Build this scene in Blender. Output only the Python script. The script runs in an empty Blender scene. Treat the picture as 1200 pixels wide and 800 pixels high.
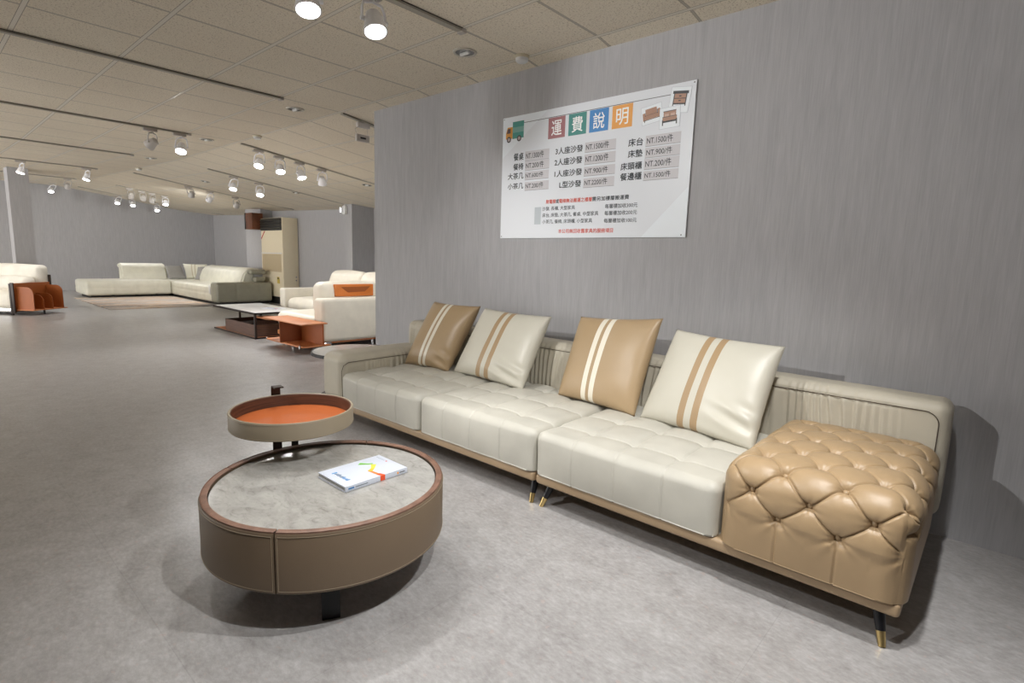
import bpy, bmesh, math, random
import numpy as np
from mathutils import Vector, Matrix
random.seed(4); rng = np.random.default_rng(4)
S = bpy.context.scene
COL = S.collection
R = math.radians
PI = math.pi

# ------------------------------------------------------------ camera, world, exposure
yaw, pitch, roll = R(-41.759), R(8.519), R(1.7154)
cy_, sy_, cp_, sp_ = math.cos(yaw), math.sin(yaw), math.cos(pitch), math.sin(pitch)
F = Vector((sy_*cp_, cy_*cp_, -sp_)); Rt = Vector((cy_, -sy_, 0)); U = Rt.cross(F)
Rr = Rt*math.cos(roll) + U*math.sin(roll); Ur = -Rt*math.sin(roll) + U*math.cos(roll)
cd = bpy.data.cameras.new('camera'); cam = bpy.data.objects.new('camera', cd); COL.objects.link(cam)
cd.sensor_width = 36; cd.lens = 637.4/1200*36; cd.clip_start = .05; cd.clip_end = 200
m3 = Matrix((Rr, Ur, -F)).transposed()
cam.matrix_world = Matrix.Translation((0, 0, 1.234)) @ m3.to_4x4()
S.camera = cam
W = bpy.data.worlds.new('world'); S.world = W; W.use_nodes = True
W.node_tree.nodes['Background'].inputs[0].default_value = (1.0, .985, .965, 1)
W.node_tree.nodes['Background'].inputs[1].default_value = 5.8
S.view_settings.view_transform = 'Standard'; S.view_settings.look = 'None'
S.view_settings.exposure = 0.0; S.view_settings.gamma = 1; S.view_settings.use_curve_mapping = False

SPOT_W = 40.0        # watts of one track lamp
FAR_W = 42.0

# ------------------------------------------------------------ materials
def srgb(r, g, b):
    f = lambda c: (c/255/12.92 if c/255 <= .04045 else ((c/255+.055)/1.055)**2.4)
    return (f(r), f(g), f(b), 1)

class NT:
    def __init__(s, name):
        s.m = bpy.data.materials.new(name); s.m.use_nodes = True; s.t = s.m.node_tree; s.b = s.t.nodes['Principled BSDF']
    def n(s, ty, **kw):
        o = s.t.nodes.new(ty)
        for k, v in kw.items(): setattr(o, k, v)
        return o
    def l(s, a, b): s.t.links.new(a, b)
    def val(s, x):
        return x
    def math(s, op, a, b=None, c=None):
        o = s.n('ShaderNodeMath', operation=op)
        for i, v in enumerate((a, b, c)):
            if v is None: continue
            if isinstance(v, (int, float)): o.inputs[i].default_value = v
            else: s.l(v, o.inputs[i])
        return o.outputs[0]
    def coord(s, kind='Object'): return s.n('ShaderNodeTexCoord').outputs[kind]
    def mapping(s, vec, scale=(1, 1, 1), rot=(0, 0, 0)):
        o = s.n('ShaderNodeMapping'); s.l(vec, o.inputs[0]); o.inputs['Scale'].default_value = scale; o.inputs['Rotation'].default_value = rot
        return o.outputs[0]
    def noise(s, vec, scale=5, detail=4, rough=.5, dist=0):
        o = s.n('ShaderNodeTexNoise'); s.l(vec, o.inputs['Vector']); o.inputs['Scale'].default_value = scale
        o.inputs['Detail'].default_value = detail; o.inputs['Roughness'].default_value = rough; o.inputs['Distortion'].default_value = dist
        return o.outputs['Fac']
    def ramp(s, fac, stops):
        o = s.n('ShaderNodeValToRGB'); s.l(fac, o.inputs[0]); e = o.color_ramp.elements
        while len(e) < len(stops): e.new(.5)
        for q, (p, c) in zip(e, stops): q.position = p; q.color = c if len(c) == 4 else (*c, 1)
        return o.outputs[0]
    def mix(s, fac, a, b, mode='MIX'):
        o = s.n('ShaderNodeMix', data_type='RGBA', blend_type=mode)
        if isinstance(fac, (int, float)): o.inputs[0].default_value = fac
        else: s.l(fac, o.inputs[0])
        for i, v in ((6, a), (7, b)):
            if isinstance(v, tuple): o.inputs[i].default_value = v
            else: s.l(v, o.inputs[i])
        return o.outputs[2]
    def bump(s, h, strength=.3, dist=.002):
        o = s.n('ShaderNodeBump'); s.l(h, o.inputs['Height']); o.inputs['Strength'].default_value = strength; o.inputs['Distance'].default_value = dist
        s.l(o.outputs[0], s.b.inputs['Normal'])
    def base(s, c):
        if isinstance(c, tuple): s.b.inputs['Base Color'].default_value = c
        else: s.l(c, s.b.inputs['Base Color'])
    def rough(s, r):
        if isinstance(r, (int, float)): s.b.inputs['Roughness'].default_value = r
        else: s.l(r, s.b.inputs['Roughness'])

def plain(name, c, rough=.5, metal=0, emit=None, es=1, spec=None):
    t = NT(name); t.base(c); t.rough(rough); t.b.inputs['Metallic'].default_value = metal
    if emit: t.b.inputs['Emission Color'].default_value = emit; t.b.inputs['Emission Strength'].default_value = es
    if spec is not None: t.b.inputs['Specular IOR Level'].default_value = spec
    return t.m

def leather(name, c, rough=.42, grain=900, g=.12, var=.06):
    t = NT(name); v = t.coord()
    n = t.noise(v, 6, 3)
    d = tuple(x*(1-var) for x in c[:3])+(1,); e = tuple(min(1, x*(1+var)) for x in c[:3])+(1,)
    t.base(t.ramp(n, [(.3, d), (.7, e)])); t.rough(rough)
    h = t.math('ADD', t.noise(v, grain*.35, 2), t.math('MULTIPLY', t.noise(v, 28, 3), 1.2))
    t.bump(h, g, .0015)
    return t.m

M = {}
M['cream'] = leather('cream_leather', srgb(190, 187, 176), .5)
M['cream_ruche'] = leather('cream_ruched_leather', srgb(192, 185, 168), .5)
M['tan'] = leather('tan_leather', srgb(165, 140, 107), .42)
M['base_tan'] = leather('taupe_base_leather', srgb(166, 142, 112), .45)
M['piping'] = plain('dark_piping', srgb(70, 58, 46), .6)
M['black_leg'] = plain('black_leg', srgb(22, 22, 26), .35)
M['brass'] = plain('brass', srgb(226, 200, 140), .3, 1)
M['drum'] = leather('taupe_drum_leather', srgb(116, 99, 80), .5, g=.2, var=.03)
M['tray_taupe'] = leather('taupe_tray_leather', srgb(142, 130, 110), .5, g=.2, var=.03)
M['stitch'] = plain('stitching_thread', srgb(160, 145, 122), .7)
M['orange'] = leather('orange_leather', srgb(168, 86, 38), .5, g=.2)
M['saddle'] = leather('saddle_leather', srgb(156, 84, 36), .5)
M['saddle_panel'] = leather('saddle_shelf_leather', srgb(192, 122, 76), .5)
M['pouch'] = leather('pouch_leather', srgb(210, 120, 50), .5)
M['black_metal'] = plain('black_metal', srgb(26, 26, 28), .4, .3)
M['dark_brown_metal'] = plain('dark_bronze_metal', srgb(46, 36, 32), .4, .3)
M['chrome'] = plain('chrome', (.75, .76, .78, 1), .2, 1)
M['white_paint'] = plain('white_lamp_paint', srgb(246, 246, 250), .35)
M['grey_lamp'] = plain('grey_lamp_paint', srgb(196, 192, 188), .35)
M['mount'] = plain('track_adapter', srgb(186, 180, 174), .5)
M['lens_on'] = plain('lit_lens', (1, 1, 1, 1), .3, emit=(1, .98, .96, 1), es=30)
M['lens_off'] = plain('unlit_lens', srgb(120, 118, 115), .15)
M['track'] = plain('track_metal', srgb(168, 162, 148), .45)
M['track_groove'] = plain('track_groove', srgb(60, 55, 48), .6)
M['white_plastic'] = plain('white_plastic', srgb(226, 226, 224), .4)
M['cream_plastic'] = plain('cream_plastic', srgb(205, 195, 170), .5)
M['dl_glass'] = plain('downlight_reflector', srgb(150, 150, 148), .12, .9)
M['dl_rim'] = plain('downlight_rim', srgb(196, 190, 178), .4)
M['sect'] = leather('ivory_sectional_leather', srgb(220, 218, 203), .4)
M['sect_side'] = leather('sage_grey_sectional_leather', srgb(158, 156, 140), .4)
M['white_leather'] = leather('white_sofa_leather', srgb(226, 220, 206), .42)
M['grey_fabric'] = leather('grey_cushion_fabric', srgb(150, 148, 144), .8)
M['linen'] = leather('linen_fabric', srgb(226, 222, 212), .8)
M['ac_body'] = plain('beige_cabinet_paint', srgb(236, 224, 196), .45)
M['ac_grille'] = plain('beige_grille', srgb(206, 190, 158), .5)
M['ac_black'] = plain('louver_black', srgb(34, 33, 31), .5)
M['ac_steel'] = plain('louver_steel', srgb(84, 82, 77), .4, .5)
M['red'] = plain('red_mark', srgb(190, 40, 36), .5)
M['yellow'] = plain('yellow_sticker', srgb(214, 190, 90), .6)
M['page'] = plain('page_edges', srgb(222, 222, 224), .7)
M['cover'] = plain('book_cover', srgb(208, 214, 226), .3)
M['black'] = plain('black_plastic', srgb(18, 18, 18), .4)

def wood(name, a, b, scale=(1, 14, 14), rough=.45):
    t = NT(name); v = t.mapping(t.coord(), scale)
    n = t.noise(v, 3, 6, .6, .6)
    t.base(t.ramp(n, [(.3, a), (.7, b)])); t.rough(rough); return t.m
M['walnut'] = wood('walnut_wood', srgb(66, 44, 34), srgb(104, 72, 56), (1.5, 1.5, 40))
M['walnut_rim'] = wood('walnut_rim_wood', srgb(104, 76, 62), srgb(140, 106, 88), (6, 6, 20))
M['speaker_wood'] = wood('speaker_wood', srgb(84, 46, 26), srgb(120, 70, 42), (10, 1, 1))

def mk_floor():
    t = NT('floor_vinyl'); v = t.coord()
    n1 = t.noise(v, 1.1, 4, .55, .3); n2 = t.noise(v, 9, 9, .66, .15); n3 = t.noise(t.mapping(v, (1, 1.8, 1), (0, 0, .5)), 34, 6, .7, .1)
    c1 = t.ramp(n2, [(.28, srgb(134, 131, 129)), (.5, srgb(174, 172, 171)), (.74, srgb(206, 206, 206))])
    c2 = t.ramp(n3, [(.3, srgb(126, 121, 118)), (.5, srgb(172, 169, 168)), (.72, srgb(214, 214, 214))])
    c = t.mix(.5, c1, c2)
    c = t.mix(.35, c, t.ramp(n1, [(.3, srgb(130, 126, 124)), (.7, srgb(158, 156, 155))]))
    w = t.noise(v, 40, 3, .5)
    c = t.mix(t.math('MULTIPLY', t.math('GREATER_THAN', w, .66), .35), c, srgb(182, 160, 152))
    # plank and sheet joints
    sx = t.n('ShaderNodeSeparateXYZ'); t.l(v, sx.inputs[0])
    lx = t.math('LESS_THAN', t.math('ABSOLUTE', t.math('SUBTRACT', t.math('FRACT', t.math('DIVIDE', sx.outputs[0], 0.914)), .5)), .0016)
    ly = t.math('LESS_THAN', t.math('ABSOLUTE', t.math('SUBTRACT', t.math('FRACT', t.math('DIVIDE', sx.outputs[1], 0.914)), .5)), .0016)
    j = t.math('MAXIMUM', lx, ly)
    c = t.mix(t.math('MULTIPLY', j, .16), c, srgb(90, 86, 84))
    t.base(c); t.rough(t.ramp(n1, [(.2, (.27,)*3), (.8, (.35,)*3)]))
    t.b.inputs['Specular IOR Level'].default_value = .55
    t.bump(n3, .08, .001); return t.m
M['floor'] = mk_floor()

def mk_wall():
    t = NT('wall_fabric_paper'); v = t.coord()
    s1 = t.noise(t.mapping(v, (60, 60, 2.2)), 3, 4, .6); s2 = t.noise(t.mapping(v, (12, 12, 1.2)), 3, 3, .5); s3 = t.noise(t.mapping(v, (3, 3, 90)), 4, 2)
    a = t.ramp(s1, [(.3, srgb(160, 159, 161)), (.7, srgb(182, 181, 183))])
    b = t.ramp(s2, [(.3, srgb(162, 161, 163)), (.7, srgb(178, 177, 179))])
    c = t.mix(.5, a, b); t.base(c); t.rough(.62); t.bump(t.math('ADD', s1, s3), .15, .002); return t.m
M['wall'] = mk_wall()

def mk_ceiling():
    t = NT('ceiling_tiles'); v = t.n('ShaderNodeUVMap').outputs[0]
    sx = t.n('ShaderNodeSeparateXYZ'); t.l(v, sx.inputs[0])
    def dist(o, off, per):
        f = t.math('FRACT', t.math('DIVIDE', t.math('ADD', o, 100*per-off), per))
        return t.math('MULTIPLY', t.math('MINIMUM', f, t.math('SUBTRACT', 1.0, f)), per)
    dx = dist(sx.outputs[0], -3.88, .6034); dy = dist(sx.outputs[1], 1.22, .605)
    barx = t.math('LESS_THAN', dx, .006); bary = t.math('LESS_THAN', dy, .0115)
    bar = t.math('MAXIMUM', barx, bary)
    d = t.math('MINIMUM', t.math('SUBTRACT', dx, .006), t.math('SUBTRACT', dy, .0115))
    edge = t.math('MULTIPLY', t.math('GREATER_THAN', d, 0), t.math('LESS_THAN', d, .0035))
    vv = t.n('ShaderNodeCombineXYZ'); t.l(sx.outputs[0], vv.inputs[0]); t.l(sx.outputs[1], vv.inputs[1])
    fis = t.noise(vv.outputs[0], 110, 3, .6, .8); big = t.noise(vv.outputs[0], .9, 3)
    c = t.ramp(fis, [(.36, srgb(190, 178, 160)), (.44, srgb(236, 228, 212)), (1, srgb(242, 235, 220))])
    c = t.mix(.4, c, t.ramp(big, [(.3, srgb(228, 220, 208)), (.7, srgb(250, 246, 238))]), 'MULTIPLY')
    c = t.mix(barx, c, srgb(178, 169, 152)); c = t.mix(bary, c, srgb(222, 215, 200)); c = t.mix(t.math('MULTIPLY', edge, .6), c, srgb(84, 74, 62))
    t.base(c); t.rough(t.math('SUBTRACT', .85, t.math('MULTIPLY', bar, .55)))
    t.bump(t.math('ADD', t.math('MULTIPLY', fis, .5), t.math('MULTIPLY', bar, .8)), .5, .004); return t.m
M['ceiling'] = mk_ceiling()

def mk_marble(name, a, b, c3, scale=5):
    t = NT(name); v = t.mapping(t.coord(), (1, 1.8, 1), (0, 0, .7))
    n1 = t.noise(v, scale, 8, .65, 1.2); n2 = t.noise(v, scale*3.2, 8, .7, 1.5)
    c = t.mix(.5, t.ramp(n1, [(.3, a), (.5, b), (.7, c3)]), t.ramp(n2, [(.32, a), (.46, b), (.8, c3)]))
    t.base(c); t.rough(.16); return t.m
M['marble'] = mk_marble('grey_stone_top', srgb(118, 115, 110), srgb(162, 160, 155), srgb(184, 182, 176))
M['marble_white'] = mk_marble('white_stone_top', srgb(222, 222, 222), srgb(240, 240, 240), srgb(250, 250, 250), 3)

def mk_rug():
    t = NT('rug_weave'); v = t.mapping(t.coord(), (.9, 1, 1))
    n = t.noise(t.mapping(v, (1.3, .12, 1)), 2.2, 6, .75, .2)
    n2 = t.noise(t.mapping(v, (3, 1.2, 1)), 8, 5, .7)
    c = t.ramp(n, [(.36, srgb(70, 76, 84)), (.43, srgb(190, 180, 172)), (.475, srgb(214, 206, 200)), (.505, srgb(214, 168, 110)), (.53, srgb(220, 206, 196)), (.6, srgb(88, 94, 102))])
    c = t.mix(.2, c, t.ramp(n2, [(.35, srgb(110, 108, 108)), (.6, srgb(210, 200, 192))]))
    t.base(c); t.rough(.95); return t.m
M['rug'] = mk_rug()

def mk_pillow(name, body, stripe, spans):
    t = NT(name); uv = t.n('ShaderNodeUVMap').outputs[0]; sx = t.n('ShaderNodeSeparateXYZ'); t.l(uv, sx.inputs[0])
    u = sx.outputs[0]; msk = None
    for a, b in spans:
        q = t.math('MULTIPLY', t.math('GREATER_THAN', u, a), t.math('LESS_THAN', u, b))
        msk = q if msk is None else t.math('MAXIMUM', msk, q)
    v = t.coord(); n = t.noise(v, 7, 3)
    c = t.mix(.5, t.mix(msk, body, stripe), t.ramp(n, [(.3, (.92,)*3), (.7, (1.0,)*3)]), 'MULTIPLY')
    t.base(c); t.rough(.4); t.bump(t.math('ADD', t.noise(v, 300, 2), t.math('ADD', t.math('MULTIPLY', n, 1.5), t.math('MULTIPLY', msk, .8))), .12, .002); return t.m
SP = [(.41, .465), (.515, .57)]
M['pillow_tan'] = mk_pillow('tan_pillow_leather', srgb(168, 144, 111), srgb(226, 220, 204), [(.36, .42), (.46, .52)])
M['pillow_cream'] = mk_pillow('cream_pillow_leather', srgb(196, 192, 178), srgb(164, 138, 104), [(.38, .44), (.50, .56)])
M['pillow_linen'] = mk_pillow('striped_linen', srgb(224, 222, 206), srgb(196, 186, 160), [(.36, .41), (.5, .55)])

# ------------------------------------------------------------ mesh helpers
def setp(o, label=None, cat=None, group=None, kind=None):
    if label: o['label'] = label
    if cat: o['category'] = cat
    if group: o['group'] = group
    if kind: o['kind'] = kind
    return o
def link(name, me, mat, parent=None, smooth=False):
    o = bpy.data.objects.new(name, me); COL.objects.link(o)
    if mat is not None and len(me.materials) == 0: me.materials.append(M[mat] if isinstance(mat, str) else mat)
    if parent: o.parent = parent
    if smooth:
        me.polygons.foreach_set('use_smooth', [True]*len(me.polygons)); me.update()
    return o
def sharp(me, ang=35):
    try: me.set_sharp_from_angle(angle=R(ang))
    except Exception: pass
def raw(name, verts, faces, mat, parent=None, smooth=False, ang=None):
    me = bpy.data.meshes.new(name); me.from_pydata([tuple(map(float, v)) for v in verts], [], [tuple(int(i) for i in f) for f in faces])
    me.update(); o = link(name, me, mat, parent, smooth)
    if ang: sharp(me, ang)
    return o
def empty(name, loc, label=None, cat=None, group=None, rz=0):
    o = bpy.data.objects.new(name, None); COL.objects.link(o); o.location = loc; o.rotation_euler = (0, 0, rz)
    o.empty_display_size = .1
    return setp(o, label, cat, group)
class BM:
    """collects boxes, cylinders and lathes into one mesh (coordinates local to the parent)"""
    def __init__(s): s.b = bmesh.new()
    def box(s, x0, x1, y0, y1, z0, z1, bev=0, seg=2, mat=None):
        t = bmesh.new(); bmesh.ops.create_cube(t, size=1)
        for v in t.verts: v.co = Vector(((x0+x1)/2+v.co.x*(x1-x0), (y0+y1)/2+v.co.y*(y1-y0), (z0+z1)/2+v.co.z*(z1-z0)))
        if bev: bmesh.ops.bevel(t, geom=list(t.edges), offset=bev, segments=seg, affect='EDGES', profile=.5)
        return s.merge(t, mat)
    def merge(s, t, mat=None):
        if mat is not None: bmesh.ops.transform(t, matrix=mat, verts=t.verts)
        me = bpy.data.meshes.new('tmp'); t.to_mesh(me); t.free(); s.b.from_mesh(me); bpy.data.meshes.remove(me); return s
    def lathe(s, prof, n=32, mat=None):
        t = bmesh.new(); rings = []
        for r, z in prof:
            if r < 1e-6: rings.append([t.verts.new((0, 0, z))])
            else: rings.append([t.verts.new((r*math.cos(2*PI*i/n), r*math.sin(2*PI*i/n), z)) for i in range(n)])
        for a, b in zip(rings, rings[1:]):
            for i in range(n):
                j = (i+1) % n
                f = [a[i % len(a)], a[j % len(a)], b[j % len(b)], b[i % len(b)]]
                q = []
                for v in f:
                    if v not in q: q.append(v)
                if len(q) > 2: t.faces.new(q)
        bmesh.ops.recalc_face_normals(t, faces=t.faces); return s.merge(t, mat)
    def tube(s, pts, r, n=10, r2=None):
        pts = [Vector(p) for p in pts]; t = bmesh.new(); rings = []; prev = None
        for i, p in enumerate(pts):
            d = (pts[min(i+1, len(pts)-1)]-pts[max(i-1, 0)]).normalized()
            a = prev if prev is not None else (Vector((0, 0, 1)) if abs(d.z) < .9 else Vector((1, 0, 0)))
            x = (a-d*a.dot(d)).normalized(); prev = x; y = d.cross(x); rr = r if r2 is None else r+(r2-r)*i/(len(pts)-1)
            rings.append([t.verts.new(p+(x*math.cos(2*PI*k/n)+y*math.sin(2*PI*k/n))*rr) for k in range(n)])
        for a, b in zip(rings, rings[1:]):
            for i in range(n): t.faces.new((a[i], a[(i+1) % n], b[(i+1) % n], b[i]))
        t.faces.new(rings[0]); t.faces.new(rings[-1]); bmesh.ops.recalc_face_normals(t, faces=t.faces); return s.merge(t)
    def prism(s, poly, a0, a1, axis='x', bev=0, seg=2):
        """poly in the plane across `axis`, extruded from a0 to a1"""
        t = bmesh.new()
        f = {'x': lambda p, a: (a, p[0], p[1]), 'y': lambda p, a: (p[0], a, p[1]), 'z': lambda p, a: (p[0], p[1], a)}[axis]
        A = [t.verts.new(f(p, a0)) for p in poly]; B = [t.verts.new(f(p, a1)) for p in poly]; n = len(poly)
        for i in range(n): t.faces.new((A[i], A[(i+1) % n], B[(i+1) % n], B[i]))
        t.faces.new(A); t.faces.new(B); bmesh.ops.recalc_face_normals(t, faces=t.faces)
        if bev:
            es = [e for e in t.edges if abs(f((0, 0), 1)[0]*(e.verts[0].co.x-e.verts[1].co.x)+f((0, 0), 1)[1]*(e.verts[0].co.y-e.verts[1].co.y)+f((0, 0), 1)[2]*(e.verts[0].co.z-e.verts[1].co.z)) < 1e-6]
            bmesh.ops.bevel(t, geom=es, offset=bev, segments=seg, affect='EDGES')
        return s.merge(t)
    def obj(s, name, mat, parent=None, smooth=True, ang=35):
        me = bpy.data.meshes.new(name); s.b.to_mesh(me); s.b.free(); o = link(name, me, mat, parent, smooth)
        if smooth: sharp(me, ang)
        return o

def axis_pts(h, r, res, m):
    """samples along one axis of a rounded box; returns flat list from -h to h"""
    core = h-r; out = []
    if r > 0: out += [-core-r*math.tan(PI/4*(1-k/m)) for k in range(m)]
    n = max(1, int(round(2*core/res))); out += [-core+2*core*k/n for k in range(n+1)]
    if r > 0: out += [core+r*math.tan(PI/4*k/m) for k in range(1, m+1)]
    return out
def softbox(name, x0, x1, y0, y1, z0, z1, r, mat, parent=None, res=.05, m=4, bulge=(0, 0, 0), disp=None, warp=None, sq=False):
    c = np.array([(x0+x1)/2, (y0+y1)/2, (z0+z1)/2]); h = np.array([(x1-x0)/2, (y1-y0)/2, (z1-z0)/2]); r = min(r, h.min()*.999)
    res3 = res if isinstance(res, tuple) else (res,)*3
    ax = [axis_pts(h[i], r, res3[i], m) for i in range(3)]; N = [len(a) for a in ax]
    idx = {}; P = []; faces = []
    def vid(i, j, k):
        key = (i, j, k)
        if key not in idx: idx[key] = len(P); P.append((ax[0][i], ax[1][j], ax[2][k]))
        return idx[key]
    for k, flip in ((0, 1), (N[2]-1, 0)):
        for i in range(N[0]-1):
            for j in range(N[1]-1):
                f = [vid(i, j, k), vid(i+1, j, k), vid(i+1, j+1, k), vid(i, j+1, k)]; faces.append(f[::-1] if flip else f)
    for j, flip in ((0, 0), (N[1]-1, 1)):
        for i in range(N[0]-1):
            for k in range(N[2]-1):
                f = [vid(i, j, k), vid(i+1, j, k), vid(i+1, j, k+1), vid(i, j, k+1)]; faces.append(f[::-1] if flip else f)
    for i, flip in ((0, 1), (N[0]-1, 0)):
        for j in range(N[1]-1):
            for k in range(N[2]-1):
                f = [vid(i, j, k), vid(i, j+1, k), vid(i, j+1, k+1), vid(i, j, k+1)]; faces.append(f[::-1] if flip else f)
    P = np.array(P); lo_ = -(h-r)
    if sq: lo_[2] = -h[2]; P[:, 2] = np.where(P[:, 2] < 0, P[:, 2], P[:, 2])
    q = np.clip(P, lo_, h-r); n = P-q; L = np.linalg.norm(n, axis=1, keepdims=True); n = n/np.maximum(L, 1e-9)
    P = q+n*r; t = P/h
    for a in range(3):
        b, d = (a+1) % 3, (a+2) % 3
        P[:, a] += n[:, a]*bulge[a]*np.clip(1-t[:, b]**2, 0, 1)*np.clip(1-t[:, d]**2, 0, 1)
    P += c
    if disp is not None: P += n*disp(P, n)[:, None]
    if warp is not None: P = warp(P)
    o = raw(name, P, faces, mat, parent, True)
    return o

# smooth value noise in numpy for folds and wrinkles
_g = rng.random((64, 64))
def vnoise(x, y):
    xi = np.floor(x).astype(int); yi = np.floor(y).astype(int); fx = x-xi; fy = y-yi; fx = fx*fx*(3-2*fx); fy = fy*fy*(3-2*fy)
    g = lambda a, b: _g[a % 64, b % 64]
    return (g(xi, yi)*(1-fx)+g(xi+1, yi)*fx)*(1-fy)+(g(xi, yi+1)*(1-fx)+g(xi+1, yi+1)*fx)*fy

# ------------------------------------------------------------ the setting
def ceil_z(X, Y): return 2.63+.026*max(0, -10-X)-.1365*max(0, min(Y, 6)-3.04)-.08*max(0, Y-6)
XF, WY = -19.6, 3.18
setp(BM().box(-20, 5.5, -6, 7.3, -.06, 0).obj('floor', 'floor', smooth=False), kind='structure')
xs = [-20, -10, 5.5]; ys = [-6, 3.04, 6, 7.3]
vs = [(x, y, ceil_z(x, y)) for x in xs for y in ys]+[(x, y, ceil_z(x, y)+.04) for x in xs for y in ys]
fs = [(i*4+j, i*4+j+1, (i+1)*4+j+1, (i+1)*4+j) for i in range(2) for j in range(3)]
fs += [tuple(k+12 for k in f[::-1]) for f in fs]
fs += [(i*4, (i+1)*4, (i+1)*4+12, i*4+12) for i in range(2)]+[(i*4+3, i*4+15, (i+1)*4+15, (i+1)*4+3) for i in range(2)]
fs += [(j, j+12, j+13, j+1) for j in range(3)]+[(8+j, 9+j, 21+j, 20+j) for j in range(3)]
ce = raw('ceiling', vs, fs, 'ceiling'); uvl = ce.data.uv_layers.new(name='uv')
for lp in ce.data.loops:
    co = ce.data.vertices[lp.vertex_index].co; uvl.data[lp.index].uv = (co.x, co.y)
setp(ce, kind='structure')
def wallbox(name, x0, x1, y0, y1):
    """wall whose top follows the ceiling"""
    v = [(x, y, 0) for x, y in ((x0, y0), (x1, y0), (x1, y1), (x0, y1))]
    xsn = sorted({x0, x1} | {x for x in (-10,) if x0 < x < x1}); ysn = sorted({y0, y1} | {y for y in (3.04, 6) if y0 < y < y1})
    nx, ny = len(xsn), len(ysn); P = []; Fc = []
    for z in (0, 1):
        for x in xsn:
            for y in ysn: P.append((x, y, 0 if z == 0 else ceil_z(x, y)+.01))
    g = lambda z, i, j: z*nx*ny+i*ny+j
    for i in range(nx-1):
        for j in range(ny-1): Fc += [(g(0, i, j), g(0, i, j+1), g(0, i+1, j+1), g(0, i+1, j)), (g(1, i, j), g(1, i+1, j), g(1, i+1, j+1), g(1, i, j+1))]
    for i in range(nx-1): Fc += [(g(0, i, 0), g(0, i+1, 0), g(1, i+1, 0), g(1, i, 0)), (g(0, i, ny-1), g(1, i, ny-1), g(1, i+1, ny-1), g(0, i+1, ny-1))]
    for j in range(ny-1): Fc += [(g(0, 0, j), g(1, 0, j), g(1, 0, j+1), g(0, 0, j+1)), (g(0, nx-1, j), g(0, nx-1, j+1), g(1, nx-1, j+1), g(1, nx-1, j))]
    return setp(raw(name, P, Fc, 'wall'), kind='structure')
wallbox('wall_right', -4.71, 5.4, WY, WY+.12)
wallbox('wall_left', XF-.2, XF, -6, 7.2)
wallbox('wall_back', XF, -15.1, 7.0, 7.2)
wallbox('wall_back_right', -15.1, 5.4, 6.5, 7.2)
wallbox('light_blocker_side', 2.6, 2.8, -6, 3.18)  # unseen wall added to block ambient light from the right
wallbox('light_blocker_front', -6.0, 2.6, -2.9, -2.7)  # unseen wall added behind the camera to cut frontal ambient light
wallbox('wall_pier_back', -15.14, -14.21, 6.2, 6.6)
wallbox('wall_pier_middle', -9.95, -9.67, 6.0, 6.6)
wallbox('wall_pier_left', -15.35, -14.85, 1.55, 1.87)

# ------------------------------------------------------------ ceiling tracks and lamps
def track(X, Y0, Y1, label, w=.044):
    z0, z1 = ceil_z(X, Y0), ceil_z(X, Y1)
    t = empty('lighting_track', (X, Y0, z0), label, 'lighting track', 'recessed ceiling lighting tracks')
    a = math.atan2(z1-z0, Y1-Y0); L = math.hypot(z1-z0, Y1-Y0); t.rotation_euler = (a, 0, 0)
    b = BM(); b.box(-w/2, w/2, 0, L, -.016, .012)
    b.obj('rail', 'track', t, False)
    BM().box(-w/2-.003, w/2+.003, L-.006, L+.03, -.024, .01, .002).obj('end_cap', 'mount', t)
    BM().box(-w/2-.007, w/2+.007, .001, L-.001, -.004, -.002).obj('gap_shade_strip', 'track_groove', t, False)  # dark strip standing in for the shaded gaps along both rail sides
    return t
track(-2.673, -2.2, 2.43, 'ceiling lighting track nearest the camera, ending above the grey wall, with two lit lamps')
track(-5.087, -4, 2.43, 'empty ceiling lighting track crossing the upper left, longest unbroken one')
track(-7.55, -4, 2.46, 'ceiling lighting track holding one unlit and one lit lamp in the left half')
track(-9.95, -4, 2.45, 'empty ceiling lighting track ending left of the recessed downlight, second from the pillar')
track(-12.95, -4, 2.6, 'ceiling lighting track just in front of the grey pillar with two lit lamps')
track(-16.2, -4, 2.85, 'farthest left ceiling track, behind the top of the grey pillar')
track(-5.087, 3.06, 6.3, 'short ceiling track beside the grey wall corner with a hanging driver box')
track(-7.55, 3.08, 6.3, 'ceiling track on the sloping part with four lit lamps in a row')
track(-9.92, 3.5, 6.3, 'ceiling track on the sloping part with two lit lamps before the air conditioner')
track(-12.72, 3.15, 6.3, 'ceiling track on the sloping part with three lamps above the ivory sectional')
track(-15.85, 3.55, 6.9, 'far ceiling track on the sloping part with a close cluster of lamps')
track(-18.5, 3.3, 6.9, 'farthest ceiling track of all along the back left wall')

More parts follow.
